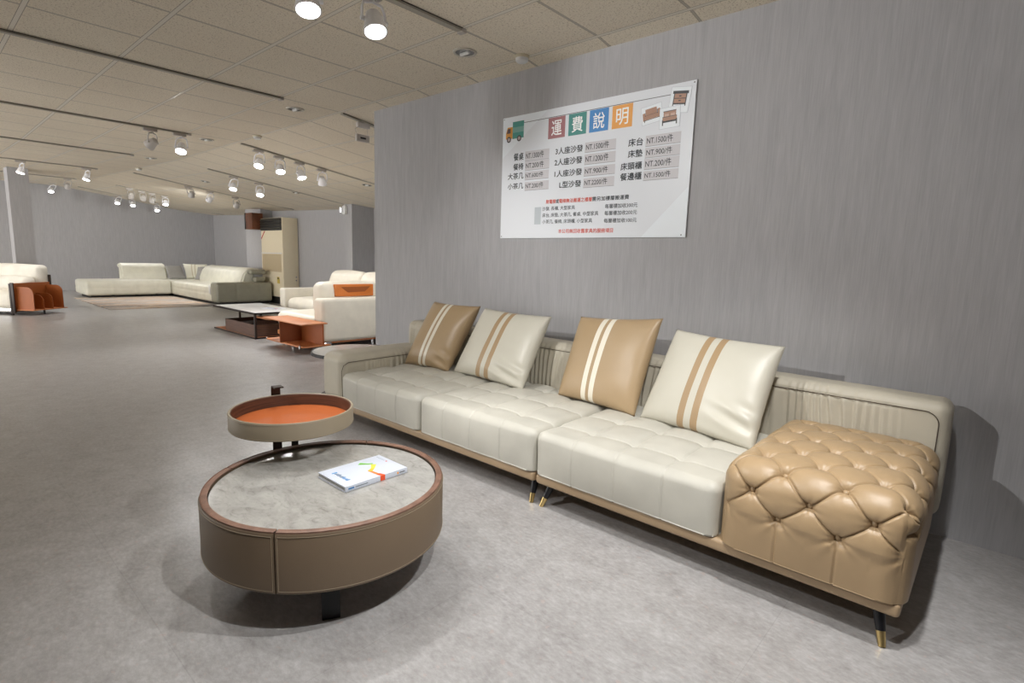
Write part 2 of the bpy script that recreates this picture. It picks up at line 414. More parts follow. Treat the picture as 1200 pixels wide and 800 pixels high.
def lamp(Xt, x, y, z, aim, label, on=True, power=None, paint='white_paint', group='track spotlights', cone=80, s=1.0):
    """x,y,z: centre of the lamp head; hangs from the track at Xt"""
    zt = ceil_z(Xt, y)
    t = empty('track_spotlight', (Xt, y, zt), label, 'spotlight', group)
    h = Vector((x-Xt, 0, z-zt)); d = (Vector(aim)-Vector((x, y, z))).normalized()
    BM().box(-.02*s, .02*s, -.09*s, .05*s, -.048*s, -.018, .004).obj('adapter', 'mount', t)
    st = BM().tube([(0, 0, -.045*s), (0, 0, -.066*s)], .012*s)
    st.obj('swivel', paint, t)
    q = d.to_track_quat('-Z', 'Y').to_matrix().to_4x4()
    sx = q.to_3x3() @ Vector((1, 0, 0))
    yk = BM(); top = Vector((0, 0, -.062*s))
    for sg in (-1, 1):
        e = h+sx*sg*.066*s; mid = top+sx*sg*.05*s+Vector((0, 0, -.012*s))
        yk.tube([top, mid, mid.lerp(e, .3)+sx*sg*.006*s, e], .008*s, 8); yk.tube([e-sx*sg*.012*s, e+sx*sg*.008*s], .012*s, 10)
    yk.obj('yoke', paint, t)
    T = Matrix.Translation(h) @ q @ Matrix.Scale(s, 4)
    # cup: narrow at the back (+z) wide at the mouth (-z)
    BM().lathe([(0, .050), (.026, .050), (.038, .043), (.046, .02), (.054, -.02), (.062, -.05), (.062, -.066), (.056, -.066), (.053, -.05), (.03, -.044)], 28, T).obj('lamp_head', paint, t)
    BM().lathe([(0, -.050), (.052, -.050), (.052, -.056), (0, -.0565)], 24, T).obj('lens', 'lens_on' if on else 'lens_off', t)
    if on:
        l = bpy.data.lights.new('spot', 'SPOT'); l.energy = power if power is not None else FAR_W; l.spot_size = R(cone); l.spot_blend = .75; l.shadow_soft_size = .035; l.color = (1, .995, .985)
        o = bpy.data.objects.new('spot', l); COL.objects.link(o); o.matrix_world = Matrix.Translation(Vector((x, y, z))+d*.075) @ q
    return t
# near lamps (the second one is cut by the top of the frame, the others of this track are above the camera)
lamp(-2.673, -2.66, 1.80, 2.47, (-1.8, 1.6, 0), 'large lit spotlight hanging fully in view at the top, nearest the wall', power=SPOT_W, cone=58)
lamp(-2.673, -2.69, 1.44, 2.465, (-1.95, 1.2, 0), 'lit spotlight cut off by the top edge of the photo, left of the large one', power=SPOT_W, cone=58)
lamp(-2.673, -2.66, .50, 2.47, (-1.4, 1.7, 0), 'lit spotlight above the camera aimed at the round coffee table', power=SPOT_W*1.2, cone=62)
lamp(-2.673, -2.66, -.30, 2.47, (-3.1, 2.5, .4), 'lit spotlight above the camera aimed at the left half of the sofa', power=SPOT_W*2.2, cone=62)
tr2 = track(-.26, -2.2, 2.43, 'ceiling lighting track above the right end of the sofa')
lamp(-.26, -.27, 1.7, 2.47, (-1.1, 1.9, 0), 'lit spotlight above the right end of the sofa, out of the photo', power=SPOT_W*3.0, cone=95)
lamp(-.26, -.27, 0.9, 2.47, (-1.0, 1.3, 0), 'lit spotlight above the camera lighting the floor before the sofa', power=SPOT_W*3.0, cone=95)
lamp(-2.673, -2.66, -1.0, 2.47, (-.9, 3.18, 1.9), 'added unseen spotlight above the camera to brighten the grey wall', power=SPOT_W*5.6, cone=80)  # unseen lamp added to brighten the wall
lamp(-5.087, -5.087, 3.95, 2.33, (-6.6, 4.0, .3), 'lit spotlight on the short track hidden behind the grey wall corner', power=FAR_W*2.2, cone=80)
far = [(-7.55, -7.556, 2.082, 2.46, (-10, .6, .8), 0, 'unlit spotlight left of the brightly lit one on the left-hand track'),
 (-7.55, -7.575, 2.386, 2.46, (-5.6, 1.2, 0), 1, 'bright lit spotlight alone at the end of the left-hand track'),
 (-7.55, -7.576, 3.314, 2.423, (-6.0, 2.0, 0), 1, 'first and leftmost lit lamp of the row of four'),
 (-7.55, -7.56, 3.589, 2.385, (-5.6, 3.0, 0), 1, 'second lit lamp in the row of four'),
 (-7.55, -7.553, 3.882, 2.345, (-5.9, 4.1, 0), 1, 'third lamp in the row of four, tilted to the right'),
 (-7.55, -7.567, 4.214, 2.30, (-9.0, 5.2, .6), 1, 'last lamp in the row of four, nearest the grey wall, seen from behind'),
 (-9.92, -9.92, 4.336, 2.283, (-8.2, 3.4, 0), 1, 'lit spotlight hanging below the row of four, above the beige cabinet'),
 (-9.92, -9.992, 3.914, 2.341, (-8.4, 3.0, 0), 1, 'lit spotlight with a thin slanting lens above the sectional'),
 (-12.95, -13.10, 1.56, 2.55, (-12.6, .4, 0), 1, 'lit spotlight right in front of the grey pillar top'),
 (-12.95, -13.06, 2.48, 2.547, (-12.5, 1.3, 0), 1, 'lit spotlight at the end of the track right of the grey pillar'),
 (-12.72, -12.61, 4.113, 2.382, (-14.6, 4.4, .4), 0, 'first dark spotlight seen from behind above the sectional'),
 (-12.72, -12.80, 4.525, 2.33, (-16.5, 4.4, .6), 1, 'white backed spotlight between two dark ones above the sectional'),
 (-12.72, -12.69, 5.03, 2.258, (-14.8, 5.2, .4), 0, 'dark spotlight nearest the wooden loudspeaker'),
 (-16.2, -16.35, 2.73, 2.631, (-18, 2.9, 1), 0, 'unlit spotlight small and grey against the far wall, left part'),
 (-18.5, -18.9, 2.80, 2.70, (-16.5, 2.2, 0), 1, 'small lit spotlight against the far wall just right of the pillar'),
 (-18.5, -18.73, 4.204, 2.528, (-16.6, 3.6, 0), 1, 'leftmost lit lamp of the far cluster'),
 (-15.85, -15.80, 3.832, 2.503, (-18, 4, .6), 0, 'leftmost unlit lamp of the far cluster'),
 (-18.5, -18.43, 4.492, 2.481, (-16.6, 4.2, 0), 1, 'second lit lamp from the left in the far cluster'),
 (-15.85, -15.81, 4.081, 2.469, (-18, 4.4, .6), 0, 'unlit lamp in the middle of the far cluster'),
 (-15.85, -15.89, 4.296, 2.442, (-18, 4.0, .6), 0, 'unlit lamp of the far cluster touching the rightmost pair'),
 (-18.5, -18.56, 5.11, 2.40, (-16.4, 4.7, 0), 1, 'lowest lit lamp of the far cluster'),
 (-15.85, -15.86, 4.565, 2.404, (-14.2, 4.0, 0), 1, 'rightmost lit lamp of the far cluster')]
for Xt, x, y, z, aim, on, lab in far:
    if on and x != -12.80: aim = (x+(aim[0]-x)*.6, y+(aim[1]-y)*.6, aim[2])
    lamp(Xt, x, y, z, aim, lab, on=bool(on), power=FAR_W*(5.0 if x == -12.80 else 0.8 if x < -15 else 1), paint='white_paint' if on else 'grey_lamp', cone=100)

# driver box hanging from the short track
t = empty('lamp_driver', (-5.087, 3.30, ceil_z(-5.087, 3.3)), 'grey driver box hanging by thin wires from the short track beside the wall corner', 'lamp driver')
BM().box(-.022, .022, -.07, .07, -.065, -.018, .004).obj('adapter', 'mount', t)
BM().box(-.02, .02, -.085, .065, -.205, -.135, .008).obj('driver_case', 'mount', t)
BM().box(.0195, .0215, -.045, .02, -.18, -.162).obj('print_mark', 'black', t, False)
BM().tube([(0, -.05, -.06), (.01, -.10, -.09), (.01, -.09, -.12), (0, -.06, -.15)], .002, 6).obj('wire', 'mount', t)
BM().tube([(0, .05, -.06), (0, .055, -.15)], .0015, 6).obj('wire', 'mount', t)

def downlight(x, y, label, r=.075):
    z = ceil_z(x, y); t = empty('recessed_downlight', (x, y, z), label, 'downlight', 'recessed ceiling downlights')
    a = -math.atan(.1365) if 3.04 < y < 6 else 0; t.rotation_euler = (a, 0, 0)
    BM().lathe([(r*.86, .002), (r*.9, -.008), (r*1.06, -.008), (r*1.12, 0), (r*1.12, .004)], 36).obj('rim', 'dl_rim', t)
    BM().lathe([(r*.87, -.004), (r*.8, -.0035), (r*.3, -.002), (0, -.002)], 32).obj('reflector', 'dl_glass', t)
    BM().tube([(-r*.55, 0, -.008), (r*.55, 0, -.008)], .012, 10).obj('bulb', 'white_plastic', t)
downlight(-2.93, 2.71, 'recessed downlight in the ceiling tile closest to the grey wall, left of the smoke detector')
downlight(-5.35, 2.71, 'recessed downlight in the tile above the row of four lamps')
downlight(-7.73, 2.73, 'recessed downlight right of the bright lone spotlight')
downlight(-10.07, 2.735, 'recessed downlight below the unlit spotlight on the left')
downlight(-7.75, 5.09, 'recessed downlight in the sloping ceiling next to the grey wall edge')
downlight(-10.0, 5.04, 'recessed downlight in the sloping ceiling above the white sofa')
downlight(-11.5, 4.0, 'recessed downlight in the sloping ceiling above the sectional')
def smoke(x, y, label):
    z = ceil_z(x, y); t = empty('smoke_detector', (x, y, z), label, 'smoke detector', 'ceiling smoke detectors')
    BM().lathe([(.0, .0), (.052, 0), (.052, -.012), (.046, -.018)], 32).obj('base', 'cream_plastic', t)
    BM().lathe([(.045, -.017), (.042, -.036), (.03, -.044), (0, -.045)], 32).obj('sensor_cap', 'white_plastic', t)
smoke(-2.665, 3.0, 'cream smoke detector touching the ceiling edge above the price sign')
smoke(-6.93, 3.02, 'smoke detector on the ceiling left of the row of four lamps')
smoke(-11.9, 3.03, 'distant smoke detector above the left end of the sectional')

# ------------------------------------------------------------ price sign on the wall
SU, SV, SY = -2.985, 1.400, WY
sg = empty('price_sign', (SU, SY, SV), 'white board with delivery prices in Chinese screwed to the grey wall', 'sign')
BM().box(0, 1.528, -.012, -.002, 0, .896, .001).obj('board', plain('sign_board', srgb(232, 236, 242), .35), sg, False)
_pc = {}
def pm(c):
    if c not in _pc: _pc[c] = plain('print_%d_%d_%d' % c, srgb(*c), .45)
    return _pc[c]
def flat(name, pts, c, lvl, parent=sg):
    """thin printed shape on the board; pts are (u, v)"""
    b = BM(); y = -.012-.0004*lvl
    b.prism([(p[0], p[1]) for p in pts], y, y+.0003, 'y'); return b.obj(name, pm(c), parent, False)
def rect(name, u0, v0, u1, v1, c, lvl): return flat(name, [(u0, v0), (u1, v0), (u1, v1), (u0, v1)], c, lvl)
def text(s, u0, v0, u1, v1, c, lvl, bold=.012, parent=sg, name='lettering', place=None):
    cu = bpy.data.curves.new('txt', 'FONT'); cu.body = s; cu.size = 1; cu.offset = 0; cu.extrude = .0; cu.resolution_u = 3
    o = bpy.data.objects.new('txt', cu); COL.objects.link(o); bpy.context.view_layer.update()
    dg = bpy.context.evaluated_depsgraph_get(); me = bpy.data.meshes.new_from_object(o.evaluated_get(dg)); bpy.data.objects.remove(o); bpy.data.curves.remove(cu)
    n = len(me.vertices)
    if n == 0: return None
    co = np.empty(n*3); me.vertices.foreach_get('co', co); co = co.reshape(-1, 3)
    mn, mx = co.min(0), co.max(0); y = -.012-.0004*lvl
    k = (co-mn)/np.maximum(mx-mn, 1e-6)
    P = np.stack([u0+k[:, 0]*(u1-u0), np.full(n, y), v0+k[:, 1]*(v1-v0)], 1)
    me.vertices.foreach_set('co', P.ravel()); me.materials.clear(); me.update()
    w = min(.0011, bold*.09*(v1-v0)/.05)
    if w > 0:
        b = bmesh.new()
        for k_, (dx, dz) in enumerate(((-w, 0), (w, 0), (0, w), (0, -w))):
            me2 = me.copy(); me2.transform(Matrix.Translation((dx, -.00006*k_, dz))); b.from_mesh(me2); bpy.data.meshes.remove(me2)
        b.to_mesh(me); b.free()
    return link(name, me, pm(c), parent)
flat('pale_corner', [(.002, .894), (.43, .894), (.002, .60)], (240, 246, 252), 1)
flat('pale_corner', [(1.526, .30), (1.526, .002), (1.23, .002)], (240, 246, 252), 1)
flat('printed_line', [(.212, .8365), (1.372, .8365), (1.372, .8400), (.212, .8400)], (60, 62, 66), 2)
for ch, u, c in (('運', .444, (172, 118, 122)), ('費', .621, (78, 148, 142)), ('說', .794, (76, 142, 206)), ('明', .970, (240, 170, 88))):
    rect('title_square', u, .692, u+.148, .834, c, 3); text(ch, u+.03, .712, u+.118, .812, (255, 255, 255), 4, .02)
for s, u0, v0, u1, v1 in (('餐桌', .12, .573, .217, .626), ('3人座沙發', .517, .578, .75, .624), ('床台', 1.101, .568, 1.204, .615), ('床墊', 1.103, .5, 1.205, .545), ('餐椅', .119, .504, .218, .551),
    ('大茶几', .066, .438, .222, .484), ('小茶几', .068, .366, .223, .409), ('2人座沙發', .512, .502, .748, .549), ('1人座沙發', .516, .424, .751, .469), ('L型沙發', .563, .346, .748, .391), ('床頭櫃', 1.054, .426, 1.206, .471), ('餐邊櫃', 1.055, .361, 1.208, .407)):
    text(s, u0, v0, u1, v1, (52, 58, 64), 3, .012)
for s, u0, v0, u1, v1 in (('NT.1300/件', .233, .562, .46, .63), ('NT.1500/件', .767, .568, 1.009, .632), ('NT.1500/件', 1.222, .557, 1.454, .62), ('NT.900/件', 1.223, .488, 1.454, .548), ('NT.200/件', .235, .494, .463, .558), ('NT.600/件', .235, .426, .461, .484),
    ('NT.200/件', .238, .35, .465, .41), ('NT.1200/件', .767, .489, 1.01, .555), ('NT.900/件', .767, .413, 1.011, .473), ('NT.2200/件', .767, .337, 1.01, .397), ('NT.200/件', 1.221, .418, 1.454, .482), ('NT.1500/件', 1.221, .352, 1.454, .408)):
    rect('price_box', u0, v0, u1, v1, (212, 210, 214), 2); rect('price_box_shadow', u0, v0-.002, u1, v0, (120, 118, 122), 2)
    w = u1-u0; k = .86 if len(s) > 9 else .74
    text(s, u0+w*.04, v0+.012, u0+w*(.04+k), v1-.008, (58, 60, 64), 3, .006)
RED = (226, 92, 74); DK = (66, 72, 78)
text('無電梯', .447, .243, .535, .272, RED, 3, .01); text('或', .538, .243, .563, .272, DK, 3, .01)
text('電梯無法搬運之樓層', .566, .243, .843, .272, RED, 3, .01); text('需另加樓層搬運費', .847, .243, 1.128, .272, DK, 3, .01)
rect('grey_block', .343, .099, .403, .223, (196, 204, 210), 2)
for s, u0, v0, u1, v1 in (('沙發, 長櫃, 大型家具', .415, .194, .706, .223), ('每層樓加收300元', .951, .191, 1.193, .22), ('床台, 床墊, 大茶几, 餐桌, 中型家具', .417, .147, .901, .177), ('每層樓加收200元', .95, .146, 1.192, .175), ('小茶几, 餐椅, 床頭櫃, 小型家具', .419, .101, .854, .131), ('每層樓加收100元', .948, .097, 1.193, .126)):
    text(s, u0, v0, u1, v1, DK, 3, .004)
text('本公司無回收舊家具的服務項目', .569, .033, 1.022, .062, RED, 3, .008)
# truck
TE = (64, 150, 138)
rect('truck_body', .101, .735, .212, .856, TE, 3); rect('truck_stripe', .101, .778, .212, .816, (120, 172, 164), 4)
flat('truck_cab', [(.034, .738), (.100, .738), (.100, .822), (.050, .822), (.034, .78)], (226, 158, 52), 3)
flat('truck_window', [(.042, .778), (.080, .778), (.080, .812), (.052, .812)], (84, 58, 52), 4)
for u in (.065, .168):
    for r_, c_, l_ in ((.022, (62, 62, 66), 4), (.013, (184, 168, 164), 5)):
        flat('truck_wheel', [(u+r_*math.cos(a*PI/10), .733+r_*math.sin(a*PI/10)) for a in range(20)], c_, l_)
# three picture cards
def poly_t(pts, ang, cx, cy): c, s = math.cos(ang), math.sin(ang); return [(cx+x*c-y*s, cy+x*s+y*c) for x, y in pts]
def card(cx, cy, w, h, ang, lvl):
    flat('card_edge', poly_t([(-w/2-.002, -h/2-.002), (w/2+.002, -h/2-.002), (w/2+.002, h/2+.002), (-w/2-.002, h/2+.002)], ang, cx, cy), (196, 202, 210), lvl)
    flat('card', poly_t([(-w/2, -h/2), (w/2, -h/2), (w/2, h/2), (-w/2, h/2)], ang, cx, cy), (244, 250, 255), lvl+1)
    return lambda pts, c, l: flat('card_picture', poly_t(pts, ang, cx, cy), c, lvl+l)
BR, DG = (180, 140, 118), (66, 68, 70)
q = lambda a, b, c, d: [(a, b), (c, b), (c, d), (a, d)]
f = card(1.252, .745, .135, .105, .14, 2)
f(q(-.052, -.026, .052, .000), BR, 2); f(q(-.04, -.002, .036, .036), BR, 3); f(q(-.06, -.03, -.044, .016), BR, 3); f(q(.042, -.03, .058, .022), BR, 3)
f(q(-.041, -.001, .037, .0005), DG, 4); f(q(-.056, -.03, .056, -.027), DG, 4); f(q(-.044, -.004, -.041, .018), DG, 4); f(q(.037, -.004, .041, .02), DG, 4); f(q(-.052, -.04, -.048, -.03), DG, 3); f(q(.05, -.04, .054, -.03), DG, 3)
f = card(1.430, .800, .125, .142, -.13, 3)
f(q(-.050, .034, .050, .050), DG, 2); f(q(-.042, -.034, -.036, .034), DG, 2); f(q(.036, -.034, .042, .034), DG, 2); f(q(-.036, -.02, .036, .034), BR, 2); f(q(-.036, .006, .036, .010), DG, 3); f(q(-.036, -.026, .036, -.018), DG, 3); f(q(-.007, .018, .007, .024), DG, 3); f(q(-.007, -.008, .007, -.002), DG, 3)
f = card(1.374, .708, .130, .118, .03, 6)
f(q(-.040, -.004, .040, .040), BR, 2); f(q(-.046, -.016, .046, .006), BR, 3); f(q(-.046, -.026, .046, -.016), DG, 3); f(q(-.048, -.042, -.041, -.01), DG, 4); f(q(.041, -.042, .048, -.01), DG, 4); f(q(-.042, .036, .042, .040), DG, 4)
f(q(-.033, .006, -.006, .024), (206, 176, 158), 4); f(q(.006, .006, .033, .024), (206, 176, 158), 4); f(q(-.046, .005, .046, .008), DG, 5)
for u, v in ((.012, .884), (1.514, .884), (.012, .014), (1.5, .014)):
    BM().lathe([(0, .0), (.004, 0), (.003, .0015), (0, .002)], 12, Matrix.Translation((u, -.012, v)) @ Matrix.Rotation(R(90), 4, 'X')).obj('screw', 'track_groove', sg)

# wall outlet left of the sofa back
t = empty('wall_outlet', (-4.10, WY, .42), 'small pale outlet plate low on the grey wall just left of the sofa back', 'outlet')
BM().box(-.04, .04, -.012, -.001, -.02, .10, .003).obj('plate', 'white_plastic', t)
BM().box(-.02, .02, -.0135, -.0115, .01, .07, .001).obj('socket', 'mount', t)

# ------------------------------------------------------------ main sofa
sofa = empty('sofa', (-1.9, 2.6, 0), 'long cream leather sofa with a tan button-tufted end along the grey wall', 'sofa')
OFF = Vector((-1.9, 2.6, 0))
def local(o): o.matrix_parent_inverse = Matrix.Translation(-OFF); return o
def sb(*a, **k): return local(softbox(*a, **k))
YF, YB = 2.05, 3.08
XL, XS1, XS2, XS3, XR = -3.47, -2.577, -1.653, -.722, -.115
# plinth frames
for a, b in ((-3.70, XS2-.006), (XS2+.006, XR-.005)):
    local(softbox('base_frame', a, b, YF+.002, YB-.02, .118, .170, .016, 'base_tan', sofa, res=.1, m=3))
# seat cushions with square biscuit tufting
def seat_disp(x0, x1):
    cols = [x0+(x1-x0)*k/4 for k in (1, 2, 3)]; rows = [2.215, 2.47, 2.72]
    def d(P, n):
        x, y, z = P.T; o = np.zeros(len(P))
        top = np.clip(n[:, 2], 0, 1); fr = np.clip(-n[:, 1], 0, 1)
        w = .003
        rowmask = np.clip((y-rows[0]+.02)/.02, 0, 1)
        for c in cols:
            o -= .0062*np.exp(-((x-c)/w)**2)*np.clip(top+fr, 0, 1)
            o -= .004*np.exp(-((x-c)/.03)**2)*top*rowmask
        for r_ in rows:
            wav = 0
            o -= .0062*np.exp(-((y-r_)/w)**2)*top; o -= .004*np.exp(-((y-r_)/.03)**2)*top
            for c in cols: o -= .011*np.exp(-(((x-c)**2+(y-r_)**2)/.026**2))*top
        o += .010*top*np.abs(np.sin(PI*(x-x0)/(x1-x0)*4))**.7*np.abs(np.sin(PI*np.clip((y-rows[0])/.2525, 0, 9)))**.7
        o += .004*(vnoise(x*14, y*14+z*9)-.5)
        return o
    return d
for i, (a, b) in enumerate(((XL, XS1), (XS1, XS2), (XS2, XS3))):
    a2, b2 = a+.003, b-.003
    sb('seat_cushion', a2, b2, YF-.008, 2.88, .172, .392, .042, 'cream', sofa, sq=True, res=(.0045, .0045, .03), m=7, bulge=(0, .012, .012), disp=seat_disp(a2, b2))
# ruched upholstery: arm and backrests
def ruche(axis, zt, zb, amp=.006, inner=None):
    def d(P, n):
        s = P[:, axis]; z = P[:, 2]; f = np.clip((zt-z)/.06, 0, 1)
        face = np.clip(np.abs(n[:, 1-axis]), 0, 1)**2
        if inner is not None: face = face*inner(P, n)
        ph = 2*PI*(s/.036+2.2*vnoise(s*7, z*2.5))
        o = amp*.6*np.sin(ph+.7*np.sin(ph))*(.25+1.1*vnoise(s*9, z*3+5))*face*(.3+.7*f)
        groove = -.005*np.exp(-((z-zt)/.0035)**2)*face
        band = .0025*(vnoise(s*24, z*12)-.5)*np.clip((z-zt)/.02, 0, 1)
        return o+groove+band
    return d
sb('arm', XL-.285, XL-.004, YF, 2.86, .165, .515, .06, 'cream_ruche', sofa, res=(.04, .006, .02), m=6, bulge=(.006, .004, .006), disp=ruche(1, .462, .2, .015, lambda P, n: np.clip((P[:, 1]-(YF+.10))/.12, 0, 1)*(n[:, 0] > 0)))
zbk = .688
for a, b in ((-3.82, XS2-.004), (XS2+.004, XR+.02)):
    sb('backrest', a, b, 2.90, 3.10, .168, zbk, .05, 'cream_ruche', sofa, res=(.006, .05, .02), m=6, bulge=(.004, .004, .006), disp=ruche(0, zbk-.045, .2, .016, lambda P, n: (n[:, 1] < 0)*np.clip((b-.14-P[:, 0])/.08, 0, 1) if b > -1 else (n[:, 1] < 0)))
# piping lines along the arm and the backrests
def pipe(pts, r=.0019, name='piping'): local(BM().tube(pts, r, 6).obj(name, 'piping', sofa))
pipe([(XL-.006, YF+.055, .19), (XL-.004, YF+.010, .19), (XL-.004, YF+.004, .40), (XL-.004, YF+.02, .44), (XL-.001, YF+.06, .462), (XL-.001, 2.6, .464), (XL-.001, 2.88, .464)])
pipe([(-3.44, 2.896, zbk-.045), (XS2-.03, 2.896, zbk-.045)]); pipe([(XS2+.03, 2.896, zbk-.045)]+[(XR-.073+.055*math.sin(a), 2.896, zbk-.10+.055*math.cos(a)) for a in np.linspace(0, PI/2, 12)]+[(XR-.018, 2.897, .2)])
# tufted tan block
BX0, BX1, BY0, BY1, BZ0, BZ1 = XS3+.002, XR, YF-.012, 2.885, .168, .508
PU, PV = .193, .100
UC = -.41                                # x of one upper-row button on the front
ra = .075
def cell(P, n):
    x, y, z = P.T
    q = np.stack([np.clip(x, BX0+ra, BX1-ra), np.clip(y, BY0+ra, BY1-ra), np.clip(z, BZ0, BZ1-ra)], 1)
    fr = np.clip(-n[:, 1], 0, 1); th = np.arctan2(np.clip(-n[:, 1], 0, 1), np.clip(n[:, 2], 1e-6, 1))
    zc = BZ1-ra
    v = np.where(y < BY0+ra, -(ra*th+np.clip(zc-z, 0, 1)), y-(BY0+ra))
    thx = np.arctan2(n[:, 0], np.clip(n[:, 2], 1e-6, 1))
    sd = np.where(x > BX1-ra, ra*np.abs(thx)+np.clip(zc-z, 0, 1), 0)*(np.abs(n[:, 0]) > np.abs(n[:, 1]))
    u = np.where((sd > 0) & (x > BX1-ra), (BX1-ra)+sd, x)
    v = np.where(v < V0_, V0_+(v-V0_)*1.22, v)
    return u, v
V0_ = -(ra*PI/2+(BZ1-ra-.412))
V0 = -(ra*PI/2+(BZ1-ra-.412))                      # upper front row
BASE = {}
def tuft(P, n):
    u, v = cell(P, n); BASE['uv'] = (u, v); BASE['n'] = n.copy(); U_ = (u-UC)/PU; V_ = (v-V0)/(2*PV)
    a = U_+V_; b = U_-V_
    sa, sb_ = np.abs(np.sin(PI*a)), np.abs(np.sin(PI*b))
    puff = .55*(1-(1-sa)*(1-sb_))+.45*(sa*sb_)**.7
    lower = V_ < -.5                      # below the lower button row the leather hangs plain
    puff = puff**.6
    k = 2*PU*PV/math.hypot(PU, 2*PV)
    da = np.abs(a-np.round(a))*k; db = np.abs(b-np.round(b))*k
    crease = np.exp(-(np.minimum(da, db)/.0034)**2)
    # buttons
    ai, bi = np.round(a), np.round(b); uu = (ai+bi)/2; vv = (ai-bi)/2
    rb = np.hypot((U_-uu)*PU, (V_-vv)*2*PV)
    o = .030*(puff-.55)-.0085*crease-.014*np.exp(-(rb/.018)**2)
    # plain lower zone with vertical seams
    cu = np.abs(U_-.5-np.round(U_-.5))*PU; vrow = V0-PV
    low_d = np.clip((vrow-v)/.03, 0, 1)
    rb2 = np.hypot(cu, np.minimum(v-vrow, 0)); 
    plain_o = .008-.008*np.exp(-(cu/.003)**2)-.010*np.exp(-(cu/.03)**2)*np.exp(-np.clip(vrow-v, 0, 1)/.07)-.022*np.exp(-(rb2/.022)**2)
    plain_o += .004*np.sin(np.arctan2(U_-.5-np.round(U_-.5), (vrow-v)*5+.05)*9)*np.exp(-rb2/.05)*np.clip(rb2/.02, 0, 1)
    side = (np.abs(n[:, 0]) > .75)
    lo = low_d*(~side)+np.clip((.40-P[:, 2])/.04, 0, 1)*side
    plain_o = np.where(side, .008, plain_o)
    o = o*(1-lo)+plain_o*lo
    cw = np.clip(np.abs(np.abs(n[:, 0])-np.abs(n[:, 1]))*3.5, 0, 1); corner = (np.hypot(n[:, 0], n[:, 1]) > .8)
    o = np.where(corner & (n[:, 0] > .3), o*cw+.006*(1-cw), o)
    # folds radiating from the buttons
    ang = np.arctan2((V_-vv)*2*PV, (U_-uu)*PU)
    o += .0022*np.sin(ang*8+ai)*np.exp(-rb/.03)*np.clip(rb/.012, 0, 1)*(1-lo)
    left = np.clip((P[:, 0]-BX0)/.02, 0, 1)*np.clip(1+n[:, 0]*1.0, 0, 1)
    back = np.clip((BY1-P[:, 1])/.03, 0, 1)
    return o*np.clip(left, .15, 1)*back
blk = sb('tufted_end', BX0, BX1, BY0, BY1, BZ0, BZ1, ra, 'tan', sofa, sq=True, res=(.0036, .0036, .0036), m=30, bulge=(.006, .010, .022), disp=tuft)
# buttons seated in the dimples: look up the nearest vertex of the finished surface
co = np.empty(len(blk.data.vertices)*3); blk.data.vertices.foreach_get('co', co); co = co.reshape(-1, 3)
no = np.empty(len(blk.data.vertices)*3); blk.data.vertex_normals.foreach_get('vector', no); no = no.reshape(-1, 3)
hB = np.array([(BX1-BX0)/2, (BY1-BY0)/2, (BZ1-BZ0)/2])
bpos = []
uu0, vv0 = BASE['uv']; nb = BASE['n']
for r_ in range(-1, 10):
    v = V0+r_*PV
    for k in range(-4, 5):
        u = UC+(k+(.5 if r_ % 2 else 0))*PU
        if u < BX0+.01 or u > BX1+.11: continue
        dd = np.hypot(uu0-u, vv0-v)+10*(nb[:, 0] < -.5)+10*(nb[:, 2] < -.3)+10*((nb[:, 0] > .6) & (co[:, 2] < .40))
        i = int(dd.argmin())
        if dd[i] < .008: bpos.append((co[i], no[i]))
for p_, n_ in bpos:
    nn = Vector(n_); qm = nn.to_track_quat('Z', 'Y').to_matrix().to_4x4()
    b = BM().lathe([(0, .006), (.006, .0052), (.0098, .0025), (.0115, -.001), (.0105, -.014)], 16, Matrix.Translation(Vector(p_)+nn*.015) @ qm).obj('button', 'tan', blk)
    b.matrix_parent_inverse = Matrix.Identity(4)
# legs
def sofa_leg(x, y, dx, dy):
    top = Vector((x, y, .122)); bot = Vector((x+dx, y+dy, 0)); cut = top.lerp(bot, .63)
    l = local(BM().tube([top, cut], .021, 16, .0145).obj('leg', 'black_leg', sofa))
    t_ = BM().tube([cut, bot], .0148, 16, .011).obj('brass_tip', 'brass', l)
for x, dx in ((-3.58, -.03), (XS2-.035, .02-.01), (XS2+.075, -.035), (XR-.07, .03)):
    sofa_leg(x, YF+.06, dx, -.045); sofa_leg(x, YB-.08, dx, .01)

